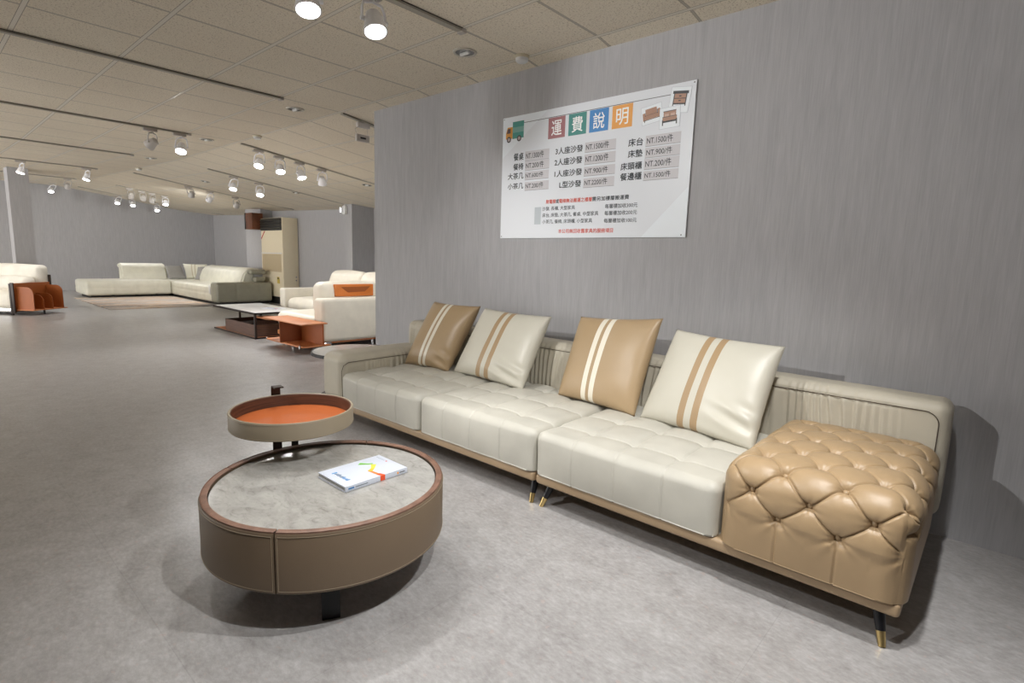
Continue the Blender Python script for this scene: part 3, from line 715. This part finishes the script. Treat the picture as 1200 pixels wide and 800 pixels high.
# ------------------------------------------------------------ pillows
def pillow(name, bl, br, tl, tr, T, mat, label, cat='pillow', group=None, wr=.006, fold=None, N=48, back=True):
    bl, br, tl, tr = [np.array(p, float) for p in (bl, br, tl, tr)]
    cx = (bl+br+tl+tr)/4; nrm = np.cross(br-bl, tl-bl); nrm /= np.linalg.norm(nrm)
    P = []; UV = []
    w = np.linalg.norm(br-bl)
    for side in (1, -1):
        for j in range(N+1):
            for i in range(N+1):
                u, v = i/N, j/N; a, b = 2*u-1, 2*v-1
                pin = .035
                u2 = .5+(u-.5)*(1-pin*(1-b*b)**1.0*abs(a)**2*1.2); v2 = .5+(v-.5)*(1-pin*(1-a*a)*abs(b)**2*1.2)
                p = bl*(1-u2)*(1-v2)+br*u2*(1-v2)+tl*(1-u2)*v2+tr*u2*v2
                e = max(0, (1-abs(a)**2.4))*max(0, (1-abs(b)**2.4)); h = T*.5*e**.42
                k = float(vnoise(np.array([u*5+side*3+bl[0]*7]), np.array([v*5]))[0])-.5
                h += wr*k*min(1, e*4)
                ed = (1-e)
                h += .35*wr*math.sin(u*60+3*math.sin(v*9))*max(0, 1-abs(b+1)*5)*min(1, e*8)
                if fold is not None:
                    fx, fy, fr, fd = fold; dd = math.hypot(u-fx, (v-fy)*1.6)
                    h += fd*math.sin((v-fy)*36+(u-fx)*14)*math.exp(-(dd/fr)**2)*min(1, e*6)
                P.append(p+nrm*h*side); UV.append((u, v))
    n1 = (N+1)**2; fs = []
    for s in (0, 1):
        for j in range(N):
            for i in range(N):
                a = s*n1+j*(N+1)+i; f = (a, a+1, a+N+2, a+N+1); fs.append(f if s == 0 else f[::-1])
    origin = (bl+br)/2; P = [p-origin for p in P]
    o = raw(name, P, fs, mat, None, True); o.location = origin
    bm = bmesh.new(); bm.from_mesh(o.data); lay = bm.loops.layers.uv.new('uv')
    bm.verts.ensure_lookup_table()
    for f in bm.faces:
        for l in f.loops: l[lay].uv = UV[l.vert.index]
    bmesh.ops.remove_doubles(bm, verts=bm.verts, dist=.0004); bm.to_mesh(o.data); bm.free()
    o.data.polygons.foreach_set('use_smooth', [True]*len(o.data.polygons))
    return setp(o, label, cat, group)
G = 'striped pillows on the long cream sofa'
pillow('throw_pillow', (-3.43, 2.58, .398), (-2.985, 2.64, .398), (-3.37, 2.83, .885), (-2.875, 2.86, .885), .17, 'pillow_tan', 'leftmost tan leather pillow with two cream stripes on the sofa, by the low arm', 'pillow', G, fold=(.93, .1, .22, .016))
pillow('throw_pillow', (-2.955, 2.67, .398), (-2.235, 2.62, .398), (-2.80, 2.83, .880), (-2.19, 2.84, .872), .16, 'pillow_cream', 'cream leather pillow with two tan stripes between the two tan pillows', 'pillow', G, fold=(.85, .16, .24, .012))
pillow('throw_pillow', (-2.01, 2.70, .398), (-1.425, 2.63, .398), (-1.965, 2.85, .893), (-1.395, 2.83, .935), .15, 'pillow_tan', 'tan leather pillow with two cream stripes between both cream pillows on the sofa', 'pillow', G)
pillow('throw_pillow', (-1.40, 2.64, .398), (-.755, 2.53, .398), (-1.31, 2.83, .883), (-.74, 2.80, .862), .17, 'pillow_cream', 'large rightmost cream leather pillow with two tan stripes beside the tufted end', 'pillow', G, fold=(.9, .22, .22, .012))

# ------------------------------------------------------------ round coffee table
TC = Vector((-1.885, 1.05)); TR = .447
ct = empty('coffee_table', (TC.x, TC.y, 0), 'low round coffee table with taupe leather drum and grey stone top', 'coffee table')
zb, zt = .155, .362
def drum(r, z0, z1, gaps, mat, parent, name, th=.02, ins=None):
    """curved panels between the gap angles (degrees)"""
    for a0, a1 in gaps:
        n = max(6, int((a1-a0)/2.5)); P = []; fsx = []
        prof = [(r-th, z0), (r-.006, z0), (r, z0+.006), (r, z1-.006), (r-.003, z1-.001), (r-.006, z1), (r-th, z1)]
        for i in range(n+1):
            a = R(a0+(a1-a0)*i/n)
            for q_, z in prof: P.append((q_*math.cos(a), q_*math.sin(a), z))
        m_ = len(prof)
        for i in range(n):
            for j in range(m_): fsx.append((i*m_+j, i*m_+(j+1) % m_, (i+1)*m_+(j+1) % m_, (i+1)*m_+j)[::-1])
        fsx.append(tuple(range(m_))); fsx.append(tuple(n*m_+k for k in range(m_))[::-1])
        raw(name, P, fsx, mat, parent, True, 40)
# seams: front-left seam seen at about -70 deg, others hidden or on the rim
g1, g2 = -51.0, -147.0
segs = [(g2+.35, g1-.35), (g1+.35, 127-.35), (127+.35, 360+g2-.35)]
drum(TR, zb, zt, segs, 'drum', ct, 'drum_panel')
drum(TR-.004, zt-.001, zt+.004, segs, 'walnut_rim', ct, 'wood_rim', th=.024)
for z in (zb+.012, zt-.010):
    BM().tube([((TR+.0006)*math.cos(R(a)), (TR+.0006)*math.sin(R(a)), z) for a in np.linspace(g1+1.2, g1+177, 120)], .0009, 5).obj('stitching', 'stitch', ct)
    BM().tube([((TR+.0006)*math.cos(R(a)), (TR+.0006)*math.sin(R(a)), z) for a in np.linspace(g2+1.2, g1-1.2, 70)], .0009, 5).obj('stitching', 'stitch', ct)
for a in (g1-1.2, g1+1.2):
    BM().tube([((TR+.0006)*math.cos(R(a)), (TR+.0006)*math.sin(R(a)), z) for z in (zb+.012, zt-.010)], .0009, 5).obj('stitching', 'stitch', ct)
BM().lathe([(0, zb+.01), (TR-.023, zb+.01), (TR-.023, zt-.02), (0, zt-.02)], 96).obj('inner_drum', 'walnut', ct)
BM().lathe([(0, zt-.022), (TR-.030, zt-.022), (TR-.030, zt-.009), (TR-.0315, zt-.0075), (0, zt-.0075)], 128).obj('stone_top', 'marble', ct)
lx, ly = -1.573-TC.x, .875-TC.y
for ang in (0, 120, 240):
    c, s = math.cos(R(ang)), math.sin(R(ang)); x, y = lx*c-ly*s, lx*s+ly*c; k = math.atan2(y, x)
    Mt = Matrix.Translation((x*.97, y*.97, 0)) @ Matrix.Rotation(k, 4, 'Z')
    BM().box(-.012, .012, -.030, .030, 0, zb+.012, .002, 2, Mt).obj('leg', 'black_metal', ct)

# book
bk = empty('book', (-1.835, 1.176, zt-.0075), 'white softcover catalogue with a coloured ribbon arrow lying on the round coffee table', 'book', rz=0)
bx0, bx1, by0, by1 = -.100, .100, -.143, .143
BM().box(bx0+.002, bx1-.003, by0+.003, by1-.003, .0025, .0195).obj('pages', 'page', bk, False)
BM().box(bx0, bx1, by0, by1, 0, .0025, .0006).box(bx0, bx1, by0, by1, .0195, .022, .0006).box(bx1-.003, bx1, by0, by1, .0005, .0215, .0006).obj('cover', 'cover', bk)
BM().box(bx0+.001, bx1-.012, by0+.0015, by0+.004, .0105, .0118).obj('page_gap', 'black', bk, False)
def bprint(pts, c, z=.0221):
    b = BM(); b.prism(pts, z, z+.0003, 'z'); return b.obj('cover_print', pm(c), bk, False)
# ribbon arrow running from the back left to the spine
bprint([(-.045, .050), (-.072, .030), (-.060, .012), (-.052, .022), (-.028, .060), (-.034, .068)], (112, 190, 60))
bprint([(-.062, .016), (-.054, .028), (-.012, .068), (-.020, .058)], (150, 206, 70))
bprint([(-.030, .054), (-.014, .070), (.014, .044), (.008, .030)], (226, 222, 80))
bprint([(.014, .044), (.008, .030), (.022, .004), (.036, .018)], (250, 196, 60))
bprint([(.022, .004), (.036, .018), (.080, .024), (.078, .010)], (244, 134, 60))
bprint([(.078, .008), (.100, .014), (.100, .034), (.074, .026)], (236, 96, 48))
BM().box(bx1, bx1+.0004, .012, .034, .001, .022).obj('spine_print', pm((236, 86, 44)), bk, False)
for i, (y0_, y1_, x_, c) in enumerate(((-.118, -.104, -.066, (40, 130, 190)), (-.118, -.050, .058, (60, 110, 160)))):
    pass
bprint([(-.052, -.112), (-.044, -.112), (-.044, -.090), (-.052, -.090)], (40, 140, 200))
for k in range(9):
    x = -.040+k*.0105; w = .006+.003*(k % 3)
    bprint([(x, -.108+.0025*(k % 2)), (x+.0075, -.108), (x+.0075, -.108+w+.006), (x, -.108+w+.004)], (86, 112, 140) if k < 5 else (60, 130, 190))
for k in range(5): bprint([(-.085+k*.012, .118), (-.077+k*.012, .118), (-.077+k*.012, .122), (-.085+k*.012, .122)], (170, 178, 190))
bprint([(-.020, .118), (-.012, .118), (-.012, .124), (-.020, .124)], (226, 70, 60))
BM().box(bx1, bx1+.0004, -.130, -.105, .008, .014).obj('spine_print', pm((50, 120, 180)), bk, False)
BM().box(bx1, bx1+.0004, -.100, -.045, .009, .013).obj('spine_print', pm((120, 130, 140)), bk, False)
BM().box(bx1, bx1+.0004, .092, .099, .007, .015).obj('spine_print', pm((244, 160, 40)), bk, False)
BM().box(bx1, bx1+.0004, .103, .130, .009, .013).obj('spine_print', pm((100, 104, 110)), bk, False)

# ------------------------------------------------------------ tray side table
SC = Vector((-2.312, 1.12)); SR = .262; SZ = .55
st = empty('tray_side_table', (SC.x, SC.y, 0), 'small raised round tray table with orange leather inside, behind the coffee table', 'side table')
BM().lathe([(SR-.010, SZ-.012), (SR-.010, SZ-.002), (SR-.008, SZ), (SR-.002, SZ), (SR, SZ-.003), (SR, SZ-.072), (SR-.003, SZ-.075), (0, SZ-.075)], 96).obj('tray_wall', 'tray_taupe', st)
BM().lathe([(SR-.0105, SZ-.001), (SR-.0105, SZ-.058), (SR-.013, SZ-.058), (SR-.013, SZ-.004), (SR-.0105, SZ-.001)], 96).obj('wood_lining', 'walnut', st)
BM().lathe([(SR-.012, SZ-.066), (SR-.012, SZ-.056), (0, SZ-.056), (0, SZ-.06)], 80).obj('leather_base', 'orange', st)
for z in (SZ-.006, SZ-.069): BM().tube([((SR+.0005)*math.cos(R(a)), (SR+.0005)*math.sin(R(a)), z) for a in range(0, 361, 3)], .0008, 5).obj('stitching', 'stitch', st)
# flat steel post at the back with a curled grip at the top
pa = Vector((-2.577-SC.x, 1.165-SC.y)); ad = math.atan2(pa.y, pa.x)
Mp = Matrix.Translation((pa.x, pa.y, 0)) @ Matrix.Rotation(ad, 4, 'Z')
cur = [(0, 0), (0, SZ+.025)]+[(-.014+.014*math.cos(a), SZ+.03+.016*math.sin(a)) for a in np.linspace(0, PI/2, 7)]+[(-.062, SZ+.046)]
th = .006; P = []; fsx = []
for k, (x, z) in enumerate(cur):
    x2, z2 = cur[min(k+1, len(cur)-1)]; x1_, z1_ = cur[max(k-1, 0)]; dx, dz = x2-x1_, z2-z1_; L_ = math.hypot(dx, dz); nx, nz = -dz/L_, dx/L_
    for yy_, s_ in ((-.021, -.5), (.021, -.5), (.021, .5), (-.021, .5)): P.append(Mp @ Vector((x+nx*th*s_, yy_, z+nz*th*s_)))
for k in range(len(cur)-1):
    for j in range(4): fsx.append((k*4+j, k*4+(j+1) % 4, (k+1)*4+(j+1) % 4, (k+1)*4+j))
fsx += [(0, 1, 2, 3), tuple(len(P)-4+k for k in (3, 2, 1, 0))]
raw('post', P, fsx, 'dark_brown_metal', st)
BM().box(-.003, .003, -.016, .016, 0, SZ-.075, 0, 1, Matrix.Translation((-.215, .11, 0)) @ Matrix.Rotation(ad, 4, 'Z')).obj('post', 'black_metal', st, False)
BM().box(-.27, .2, -.09, .13, 0, .008, .002).obj('foot_plate', 'black_metal', st)

# ------------------------------------------------------------ round marble side table behind the sofa arm
rt = empty('round_side_table', (-4.20, 2.60, 0), 'round side table with white stone top and black rim behind the sofa arm', 'side table')
BM().lathe([(0, .372), (.33, .372), (.352, .378), (.352, .400), (.346, .405), (.338, .403)], 72).obj('black_rim', 'black_metal', rt)
BM().lathe([(.340, .395), (.340, .404), (0, .404)], 72).obj('stone_top', 'marble_white', rt)
BM().tube([(0, 0, .01), (0, 0, .375)], .022, 16).obj('stem', 'black_metal', rt)
BM().lathe([(0, 0), (.285, 0), (.29, .004), (.285, .012), (0, .014)], 48).obj('base_plate', 'black_metal', rt)

# ------------------------------------------------------------ white sofa with saddle leather shelf (centre background)
ws = empty('leather_sofa', (-7.8, 4.2, 0), 'white leather sofa with saddle-coloured shelf and pouch, right of the air conditioner', 'sofa')
OFF = Vector((-7.8, 4.2, 0))
def wl(o): return local(o)
wl(softbox('side_arm', -6.58, -6.34, 3.50, 5.05, .12, .675, .045, 'white_leather', ws, res=.08, bulge=(.012, .006, .004)))
wl(softbox('side_arm', -9.06, -8.88, 4.22, 5.2, .09, .655, .03, 'white_leather', ws, res=.08, bulge=(.004, .004, .002)))
wl(softbox('seat_cushion', -8.87, -7.70, 4.24, 4.95, .20, .50, .09, 'white_leather', ws, res=.06, bulge=(.01, .03, .05)))
wl(softbox('chaise_cushion', -7.68, -6.60, 3.52, 4.95, .20, .42, .08, 'white_leather', ws, res=.06, bulge=(.01, .02, .03)))
wl(softbox('back_frame', -9.0, -6.4, 5.0, 5.25, .12, .72, .04, 'white_leather', ws, res=.15))
wl(softbox('base_board', -8.95, -6.37, 3.56+.75, 5.1, .09, .15, .01, 'saddle_panel', ws, res=.3, m=2))
wl(softbox('base_board', -7.66, -6.40, 3.52, 4.4, .09, .15, .01, 'saddle_panel', ws, res=.3, m=2))
for x, y in ((-8.9, 4.3), (-6.5, 5.0), (-8.9, 5.05), (-7.55, 3.6), (-6.45, 3.62), (-6.45, 4.3)):
    wl(BM().tube([(x, y, 0), (x, y, .10)], .018, 12).obj('leg', 'chrome', ws))
def shape(T, w): return lambda P: P
for nm, a, b in (('back_cushion', -8.50, -7.60), ('back_cushion', -7.58, -6.72)):
    def wp(P, a=a, b=b):
        P = P.copy(); P[:, 1] += (P[:, 2]-.45)*.28; P[:, 0] += (P[:, 2]-.45)*.1; return P
    wl(softbox(nm, a, b, 4.68, 4.86, .45, .97, .08, 'white_leather', ws, res=.05, bulge=(.01, .05, .02), warp=wp))
def wp2(P):
    P = P.copy(); P[:, 0] += 0; return P
wl(softbox('side_cushion', -6.84, -6.60, 3.62, 4.52, .44, .865, .08, 'white_leather', ws, res=.05, bulge=(.05, .02, .02)))
po = wl(BM().box(-6.60, -6.540, 3.80, 4.38, .685, .845, .004).obj('leather_pouch', 'pouch', ws))
poly = [(3.88, .81), (4.33, .815), (4.24, .745), (3.98, .74)]
b = BM(); b.prism(poly, -6.540, -6.535, 'x'); wl(b.obj('pouch_flap', 'saddle', ws, False))
# shelf box on the front of the near arm
BMx = BM().box(-7.16, -6.12, 3.10, 3.44, .386, .402, .003); wl(BMx.obj('shelf_top', 'saddle_panel', ws))
wl(BM().box(-7.24, -6.26, 3.17, 3.56, .088, .108, .006).obj('shelf_bottom', 'saddle_panel', ws))
wl(BM().box(-6.80, -6.79, 3.15, 3.46, .105, .388).box(-6.80, -6.25, 3.44, 3.46, .105, .388).obj('shelf_box', 'saddle', ws, False))
for x, y in ((-7.25, 3.19), (-6.30, 3.165)): wl(BM().lathe([(0, -.02), (.012, -.02), (.012, .02), (0, .02)], 12, Matrix.Translation((x, y, .098))).obj('metal_cap', 'chrome', ws))
wl(BM().tube([(-6.95, 3.40, 0), (-6.95, 3.40, .09)], .014, 12).obj('leg', 'chrome', ws))
wl(BM().box(-6.33, -6.315, 3.50, 3.60, .06, .125, .003).obj('side_bracket', 'chrome', ws))

# ------------------------------------------------------------ rectangular coffee table
rc = empty('coffee_table', (-8.63, 3.67, 0), 'low rectangular coffee table with white stone top and dark metal frame', 'coffee table')
x0, x1, y0, y1 = -.77, .77, -.38, .38
BM().box(x0, x1, y0, y1, .352, .362).box(x0, x1, y0, y0+.02, .352, .378).box(x0, x1, y1-.02, y1, .352, .378).box(x0, x0+.02, y0, y1, .352, .378).box(x1-.02, x1, y0, y1, .352, .378).obj('top_frame', 'dark_brown_metal', rc, False)
BM().box(x0+.02, x1-.02, y0+.02, y1-.02, .36, .381, .002).obj('stone_top', 'marble_white', rc)
BM().box(x0, x1, y0, y0+.03, 0, .022).box(x0, x1, y1-.03, y1, 0, .022).box(x0, x0+.03, y0, y1, 0, .022).box(x1-.03, x1, y0, y1, 0, .022).obj('floor_frame', 'dark_brown_metal', rc, False)
BM().box(x0+.02, x1-.02, y0+.02, y1-.02, .012, .026).obj('lower_shelf', 'saddle_panel', rc, False)
for x, y in ((x1-.014, y0+.014), (x0+.014, 0.02), (x0+.014, y1-.014), (0.1, y1-.014), (x1-.014, y1-.014)):
    BM().box(x-.014, x+.014, y-.014, y+.014, .02, .355).obj('leg', 'dark_brown_metal', rc, False)
BM().box(x0+.42, x1-.03, y0+.02, y0+.035, .026, .20).box(x0+.42, x0+.435, y0+.02, y1-.05, .026, .20).box(x0+.435, x1-.03, y1-.065, y1-.05, .026, .20).box(x1-.045, x1-.03, y0+.02, y1-.05, .026, .20).box(x0+.62, x1-.04, y0+.03, y1-.06, .15, .165).obj('storage_box', 'walnut', rc, False)
BM().box(x0+.45, x0+1.0, y1-.3, y1-.07, .19, .215, .003).obj('leather_tray', 'saddle_panel', rc)
mg = empty('magazine', (-8.35, 3.78, .381), 'small white magazine lying open on the rectangular coffee table', 'magazine', rz=.5)
BM().box(-.15, .15, -.11, .11, 0, .006, .001).obj('pages', 'page', mg, False)
BM().box(-.151, .151, -.111, .111, .006, .0075).obj('cover', 'cover', mg, False)
BM().box(.06, .11, -.06, -.02, .0075, .0083).obj('cover_print', 'red', mg, False)
BM().box(-.10, .02, -.01, .02, .0075, .0083).obj('cover_print', pm((70, 80, 110)), mg, False)

# ------------------------------------------------------------ floor-standing air conditioner and loudspeaker
ac = empty('air_conditioner', (-13.42, 6.27, 0), 'tall beige floor-standing air conditioner with black louvres against the back wall', 'air conditioner')
ax0, ax1, ay0, ay1 = -.58, .57, -.17, .22
BM().box(ax0, ax1, ay0, ay1, .17, 2.07, .012).obj('cabinet', 'ac_body', ac)
BM().box(ax0+.02, ax1-.03, ay0+.02, ay1-.02, 0, .17).obj('plinth', 'ac_black', ac, False)
BM().box(ax0+.01, ax1-.02, ay0-.012, ay0+.01, 1.77, 2.06, .004).obj('outlet_recess', 'ac_black', ac)
for k in range(4):
    z = 1.81+k*.065; b = BM(); b.prism([(ay0-.014, z), (ay0-.04, z+.012), (ay0-.036, z+.02), (ay0-.012, z+.03)], ax0+.03, ax1-.04, 'x'); b.obj('louver', 'ac_steel', ac, False)
BM().box(ax0+.02, ax1-.03, ay0-.008, ay0+.005, .62, 1.20, .003).obj('front_panel', 'ac_body', ac)
g_ = BM(); 
for k in range(30): g_.box(ax0+.07+k*.034, ax0+.07+k*.034+.018, ay0-.014, ay0-.006, .78, 1.2)
g_.obj('intake_grille', 'ac_grille', ac, False)
BM().box(ax0+.02, ax1-.03, ay0-.016, ay0-.006, 1.215, 1.235).obj('grille_trim', 'white_plastic', ac, False)
BM().box(ax1-.32, ax1-.20, ay0-.012, ay0-.001, .50, .66, .001).obj('sticker', 'yellow', ac)
BM().box(ax1-.29, ax1-.23, ay0-.014, ay0-.011, .60, .64).obj('sticker_print', 'black', ac, False)
b = BM(); b.prism([(ax0+.02, 1.56), (ax0+.02, 1.60), (ax0+.2, 1.76), (ax0+.24, 1.76)], ay0-.004, ay0+.002, 'y'); b.obj('red_stripe', 'red', ac, False)
for z in (.58, .66): BM().lathe([(0, 0), (.018, 0), (.016, .02), (0, .022)], 14, Matrix.Translation((ax1, ay1-.08, z)) @ Matrix.Rotation(R(90), 4, 'Y')).obj('side_knob', 'chrome', ac)
spk = empty('loudspeaker', (-14.12, 6.0, 1.80), 'brown wooden loudspeaker with black front mounted high beside the air conditioner', 'loudspeaker')
BM().box(-.27, .10, -.10, .17, 0, .40, .006).obj('cabinet', 'speaker_wood', spk)
BM().box(-.34, -.27, -.105, .17, .0, .405, .01).obj('grille', 'black', spk)
BM().lathe([(0, 0), (.03, 0), (.03, .01), (0, .012)], 16, Matrix.Translation((-.34, .02, .06)) @ Matrix.Rotation(R(-90), 4, 'Y')).obj('badge', 'chrome', spk)
BM().box(-.16, -.1, .165, .199, .12, .26).obj('wall_bracket', 'black', spk, False)
em = empty('emergency_lamp', (-9.88, 6.0, 2.03), 'small white emergency lamp high on the middle pier, its two lamp cans clear', 'emergency lamp')
BM().box(-.045, .065, -.07, -.001, 0, .17, .02).obj('lamp_body', 'white_plastic', em)
BM().lathe([(0, 0), (.03, 0), (.034, .1), (0, .11)], 16, Matrix.Translation((-.03, -.09, .03))).obj('lamp_can', 'chrome', em)
BM().tube([(0, -.02, .17), (0, -.02, .235)], .01, 8).obj('conduit', 'white_plastic', em)

# ------------------------------------------------------------ ivory sectional in the far corner
se = empty('sectional_sofa', (-16.0, 5.0, 0), 'large ivory leather corner sectional with grey-green sides in the far corner', 'sofa')
OFF = Vector((-16.0, 5.0, 0))
def seam(axis, cuts, zc=.25):
    def d(P, n):
        s = P[:, axis]; o = np.zeros(len(P)); fr = np.clip(1-np.abs(n[:, 2]), 0, 1)
        for c in cuts: o -= .012*np.exp(-((s-c)/.02)**2)
        o -= .012*np.exp(-((P[:, 2]-zc)/.015)**2)*fr
        return o
    return d
local(softbox('seat', -17.85, -16.58, 2.95, 4.80, .06, .42, .06, 'sect', se, res=(.1, .03, .03), bulge=(.02, .02, .02), disp=seam(1, (3.5, 4.0, 4.45))))
local(softbox('seat', -17.85, -16.58, 4.80, 6.2, .06, .42, .05, 'sect', se, res=(.1, .05, .05), bulge=(0, .0, .02)))
local(softbox('seat', -16.57, -13.72, 4.78, 6.05, .06, .42, .05, 'sect', se, res=(.03, .1, .03), bulge=(0, .02, .02), disp=seam(0, (-16.1, -15.6, -15.1, -14.6, -14.1))))
local(softbox('armrest', -13.72, -13.36, 4.76, 6.05, .06, .51, .05, 'sect_side', se, res=(.05, .03, .05), bulge=(.02, .01, .01), disp=seam(1, (5.2, 5.75), -9)))
def backprof(t0, depth=.5):
    # rounded backrest profile across the depth, leaning back
    return [(t0, .40), (t0+.03, .55), (t0+.10, .72), (t0+.20, .82), (t0+.34, .85), (t0+.46, .83), (t0+.50, .78), (t0+.44, .73), (t0+.34, .70), (t0+.33, .40)]
b = BM(); b.prism([(-17.28-(p[0]), p[1]) for p in [(q_[0], q_[1]) for q_ in backprof(0)]], 3.86, 4.92, 'y', .03, 3); local(b.obj('backrest', 'sect', se, True, 60))
b = BM(); b.prism(backprof(5.45), -16.55, -13.75, 'x', .04, 3); local(b.obj('backrest', 'sect', se, True, 60))
local(softbox('headrest', -13.74, -13.50, 5.60, 5.98, .70, .82, .05, 'sect_side', se, res=.05))
local(softbox('headrest', -13.74, -13.52, 5.72, 5.98, .52, .64, .04, 'sect_side', se, res=.05))
local(BM().box(-17.7, -16.7, 3.05, 6.1, 0, .06).box(-16.7, -13.45, 4.86, 6.0, 0, .06).obj('plinth', 'black', se, False))
local(BM().box(-13.735, -13.725, 4.752, 4.762, .22, .46, .001).box(-13.80, -13.70, 4.748, 4.758, .25, .44, .002).obj('price_tag', 'white_plastic', se))
pillow('throw_pillow', (-17.0, 4.87, .44), (-17.0, 5.30, .44), (-17.25, 4.84, .80), (-17.25, 5.24, .80), .14, 'grey_fabric', 'grey cushion in the corner of the ivory sectional, left of the cream striped one', 'pillow', 'cushions on the sectional', N=20)
pillow('throw_pillow', (-17.2, 5.36, .44), (-16.85, 5.75, .44), (-17.45, 5.36, .85), (-17.1, 5.88, .85), .16, 'pillow_linen', 'cream striped cushion in the corner of the ivory sectional', 'pillow', 'cushions on the sectional', N=20)
pillow('throw_pillow', (-16.55, 5.36, .44), (-16.35, 5.75, .44), (-16.85, 5.55, .78), (-16.6, 5.9, .80), .12, 'grey_fabric', 'small grey cushion leaning in front of the cream striped one on the sectional', 'pillow', 'cushions on the sectional', N=20)
rug = BM().box(-16.68, -13.28, 2.72, 4.74, .001, .012, .002).obj('area_rug', 'rug'); setp(rug, 'striped grey, beige and ochre rug on the floor before the ivory sectional', 'rug')

# ------------------------------------------------------------ white armchair sofa with saddle leather magazine rack (left edge)
ch = empty('lounge_sofa', (-13.0, 1.28, 0), 'white lounge sofa at the left edge, saddle leather magazine rack on its side', 'sofa', rz=math.atan2(.78, -.62))
# local x = front to back, local y = towards the seat (left), z up; outside of the arm is -y
BM().box(-.02, .72, -.015, .015, .06, .565, .006).obj('leather_panel', 'saddle', ch)
BM().box(-.035, -.015, -.03, .03, .03, .575, .003).box(-.04, .0, .02, .05, .0, .56, .003).box(.70, .74, -.02, .03, .05, .70, .003).obj('steel_frame', 'dark_brown_metal', ch)
BM().box(.0, .70, -.34, 0, .085, .10, .003).obj('rack_shelf', 'saddle_panel', ch)
def fin(x, h, w):
    pts = [(0, .10), (-w, .10), (-w, .10+h-.12)]+[(-w+.12-.12*math.cos(a), .10+h-.12+.12*math.sin(a)) for a in np.linspace(0, PI/2, 8)][1:]+[(0, .10+h)]
    b = BM(); b.prism(pts, x, x+.012, 'x'); b.obj('rack_divider', 'saddle', ch, False)
for x, h, w in ((.03, .40, .33), (.22, .26, .33), (.40, .28, .33), (.62, .42, .33)): fin(x, h, w)
softbox('seat_cushion', 0, .72, .05, 1.5, .12, .42, .08, 'white_leather', ch, res=.06, bulge=(.02, 0, .03))
softbox('lumbar_cushion', .30, .52, .05, .95, .40, .66, .08, 'linen', ch, res=.06, bulge=(.03, .02, .02))
softbox('back_cushion', .54, .76, .02, 1.5, .40, .875, .07, 'linen', ch, res=.05, bulge=(.04, .02, .02))
BM().box(.0, .70, .05, 1.5, .05, .12, .01).obj('base_frame', 'chrome', ch)
for x, y in ((.03, .1), (.66, .1), (.03, 1.4), (.66, 1.4), (.35, -.2)): BM().tube([(x, y, 0), (x, y, .09 if y < 0 else .06)], .018, 12).obj('leg', 'black', ch)
